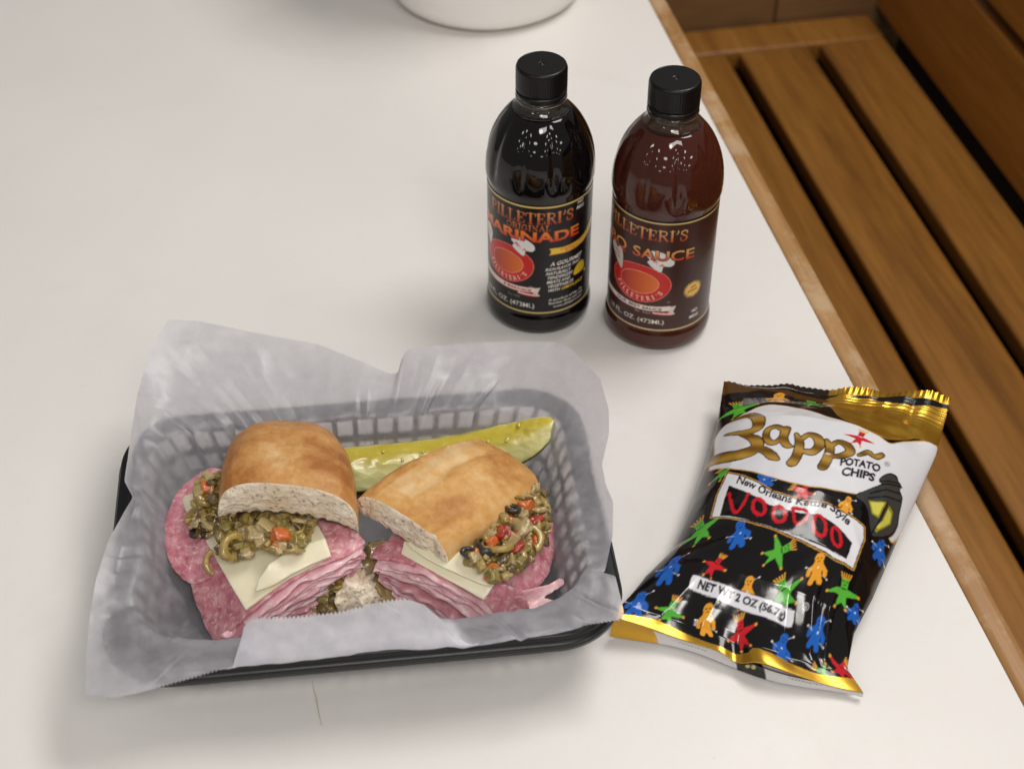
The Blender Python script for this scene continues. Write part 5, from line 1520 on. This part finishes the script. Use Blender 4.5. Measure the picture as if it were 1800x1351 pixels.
    # teeth
    od = out - r4; od /= np.linalg.norm(od, axis=1)[:, None] + 1e-9
    out_t = out + od * (np.where(tooth, .00075, 0) * np.where(np.arange(NA) % 2 == 0, 1, -1))[:, None]
    keys = [fl * 0 + c0 + np.array([0, 0, .0085]), c0 + (fl - c0) * np.array([.5, .5, 0]) + np.array([0, 0, .0085]), fl, wl, rm, r4, r4 * .35 + out * .65, out_t]
    tpos = [0, .18, .36, .52, .66, .78, .92, 1.0]
    NR = 46
    keys = np.array(keys)                                   # (8, NA, 3)
    tr = np.linspace(0.004, 1, NR)
    # cubic through the keys, per station
    G = np.zeros((NR, NA, 3))
    m = len(tpos)
    sl = np.gradient(keys, np.array(tpos), axis=0)
    for i, t in enumerate(tr):
        j = min(max(0, int(np.searchsorted(tpos, t, side='right') - 1)), m - 2)
        h = tpos[j + 1] - tpos[j]; u = (t - tpos[j]) / h
        if j >= m - 2: G[i] = keys[j] * (1 - u) + keys[j + 1] * u
        else:
            G[i] = (2 * u ** 3 - 3 * u ** 2 + 1) * keys[j] + (u ** 3 - 2 * u ** 2 + u) * h * sl[j] * .5 + (-2 * u ** 3 + 3 * u ** 2) * keys[j + 1] + (u ** 3 - u ** 2) * h * sl[j + 1] * .5
    # crumple: broad folds and sharp creases, none on the floor
    amp = np.clip((tr - .34) / .2, 0, 1) * np.clip((1.06 - tr) / .2, .25, 1)
    rid = lambda s, sd: 1 - np.abs(fbm(G, s, 2, sd)) * 2.2
    disp = .0008 * fbm(G, 24, 2, 3) + .0007 * np.clip(rid(46, 9), -.3, 1) + .0003 * fbm(G, 130, 2, 17)
    du = np.gradient(G, axis=1); dv = np.gradient(G, axis=0); Nn = np.cross(du, dv); Nn /= np.linalg.norm(Nn, axis=2)[..., None] + 1e-12
    G = G + Nn * (disp * amp[:, None])[..., None]
    G[..., 2] = np.maximum(G[..., 2], .0060)
    t = NT("deli_paper")
    v = t.coord()
    fib = t.noise(900, v, detail=3, rough=.7); clo = t.noise(130, v, detail=4, rough=.6)
    col = t.ramp(clo, (.3, lin(212, 212, 222)), (.7, lin(230, 228, 236)))
    nrm = t.bump(t.noise(60, v, detail=4, rough=.6), .25, .0015)
    nrm = t.bump(t.voronoi(30, t.mapping(v, (1, 1, 1.6))), .30, .003, nrm)
    nrm = t.bump(t.voronoi(75, t.mapping(v, (1, 1, 1.3))), .16, .0012, nrm)
    nrm = t.bump(fib, .15, .0003, nrm)
    df = t.node('BsdfDiffuse', Color=col, Normal=nrm); tl_ = t.node('BsdfTranslucent', Color=col, Normal=nrm)
    rf = t.node('BsdfRefraction', Color=(.97, .96, .97), Roughness=.55, IOR=1.24)
    tp = t.node('BsdfTransparent', Color=(.97, .96, .97))
    gl = t.node('BsdfGlossy', Color=(1, 1, 1), Roughness=.38, Normal=nrm)
    def mx(f_, a, b):
        n_ = t.n.new('ShaderNodeMixShader'); t.set(n_.inputs[0], f_); t.t.links.new(a.outputs[0], n_.inputs[1]); t.t.links.new(b.outputs[0], n_.inputs[2]); return n_
    fa0 = t.n.new('ShaderNodeAttribute'); fa0.attribute_name = 'fold'; t_fold = fa0.outputs['Fac']
    solid = mx(.60, df, tl_); t.set(solid.inputs[0], t.math('SUBTRACT', .60, t.math('MULTIPLY', t_fold, .30)))
    see = mx(.10, rf, tp)
    crease = t.ramp(t.voronoi(21, t.mapping(v, (1, 1, 1.4)), feature='DISTANCE_TO_EDGE'), (.0, 1), (.022, 0))
    crease = t.math('MULTIPLY', crease, t.ramp(t.noise(17, v, detail=2), (.48, 0), (.60, 1)))
    fac = t.ramp(t.math('ADD', t.math('MULTIPLY', fib, .5), t.math('MULTIPLY', clo, .5)), (.35, .55), (.65, .76))
    fa = t.n.new('ShaderNodeAttribute'); fa.attribute_name = 'fold'          # the front is folded double
    fac = t.math('ADD', fac, t.math('MULTIPLY', fa.outputs['Fac'], .22), True)
    body = mx(t.math('ADD', fac, t.math('MULTIPLY', crease, .22), True), see, solid)
    body = mx(.045, body, gl)
    t.surface(body)
    root = empty("deli_paper", (BC.x, BC.y, .0085), "translucent white deli paper with toothed edges crumpled in the black basket", "paper")
    o = mesh_obj("paper_sheet", G.reshape(-1, 3), grid_faces(NR, NA, True), t.m)
    fo = np.where((idx >= 27) & (idx <= 37), 1.0, 0.0)
    for _ in range(6): fo = (np.roll(fo, 1) + fo + np.roll(fo, -1)) / 3
    fold = np.clip((tr - .62) / .06, 0, 1)[:, None] * fo[None, :]
    a_ = o.data.attributes.new('fold', 'FLOAT', 'POINT'); a_.data.foreach_set('value', fold.ravel().astype(np.float32))
    adopt(o, root)
make_paper()
# ================================================================== small marks lying on the table
def strand(pts, r, mat, label):
    c = catmull([tuple(at(x, y, .0006)) for x, y in pts], 24); V = []
    for i, p in enumerate(c):
        d = c[min(i + 1, 23)] - c[max(i - 1, 0)]; n_ = np.array([-d[1], d[0], 0]); n_ /= np.linalg.norm(n_)
        k = r * (.4 + .6 * math.sin(math.pi * (i + .5) / 24))
        for a in range(6): V.append(p + n_ * k * math.cos(a * math.pi / 3) + np.array([0, 0, .5 * k * math.sin(a * math.pi / 3)]))
    o = mesh_obj("hair", V, grid_faces(24, 6, True), mat)
    tag(o, label, "hair")
strand([(549, 1196), (552, 1212), (556, 1228), (560, 1250), (566, 1275)], .00022, simple_mat("brown_strand", (.58, .50, .38), .6), "thin brown strand lying on the table below the basket front")
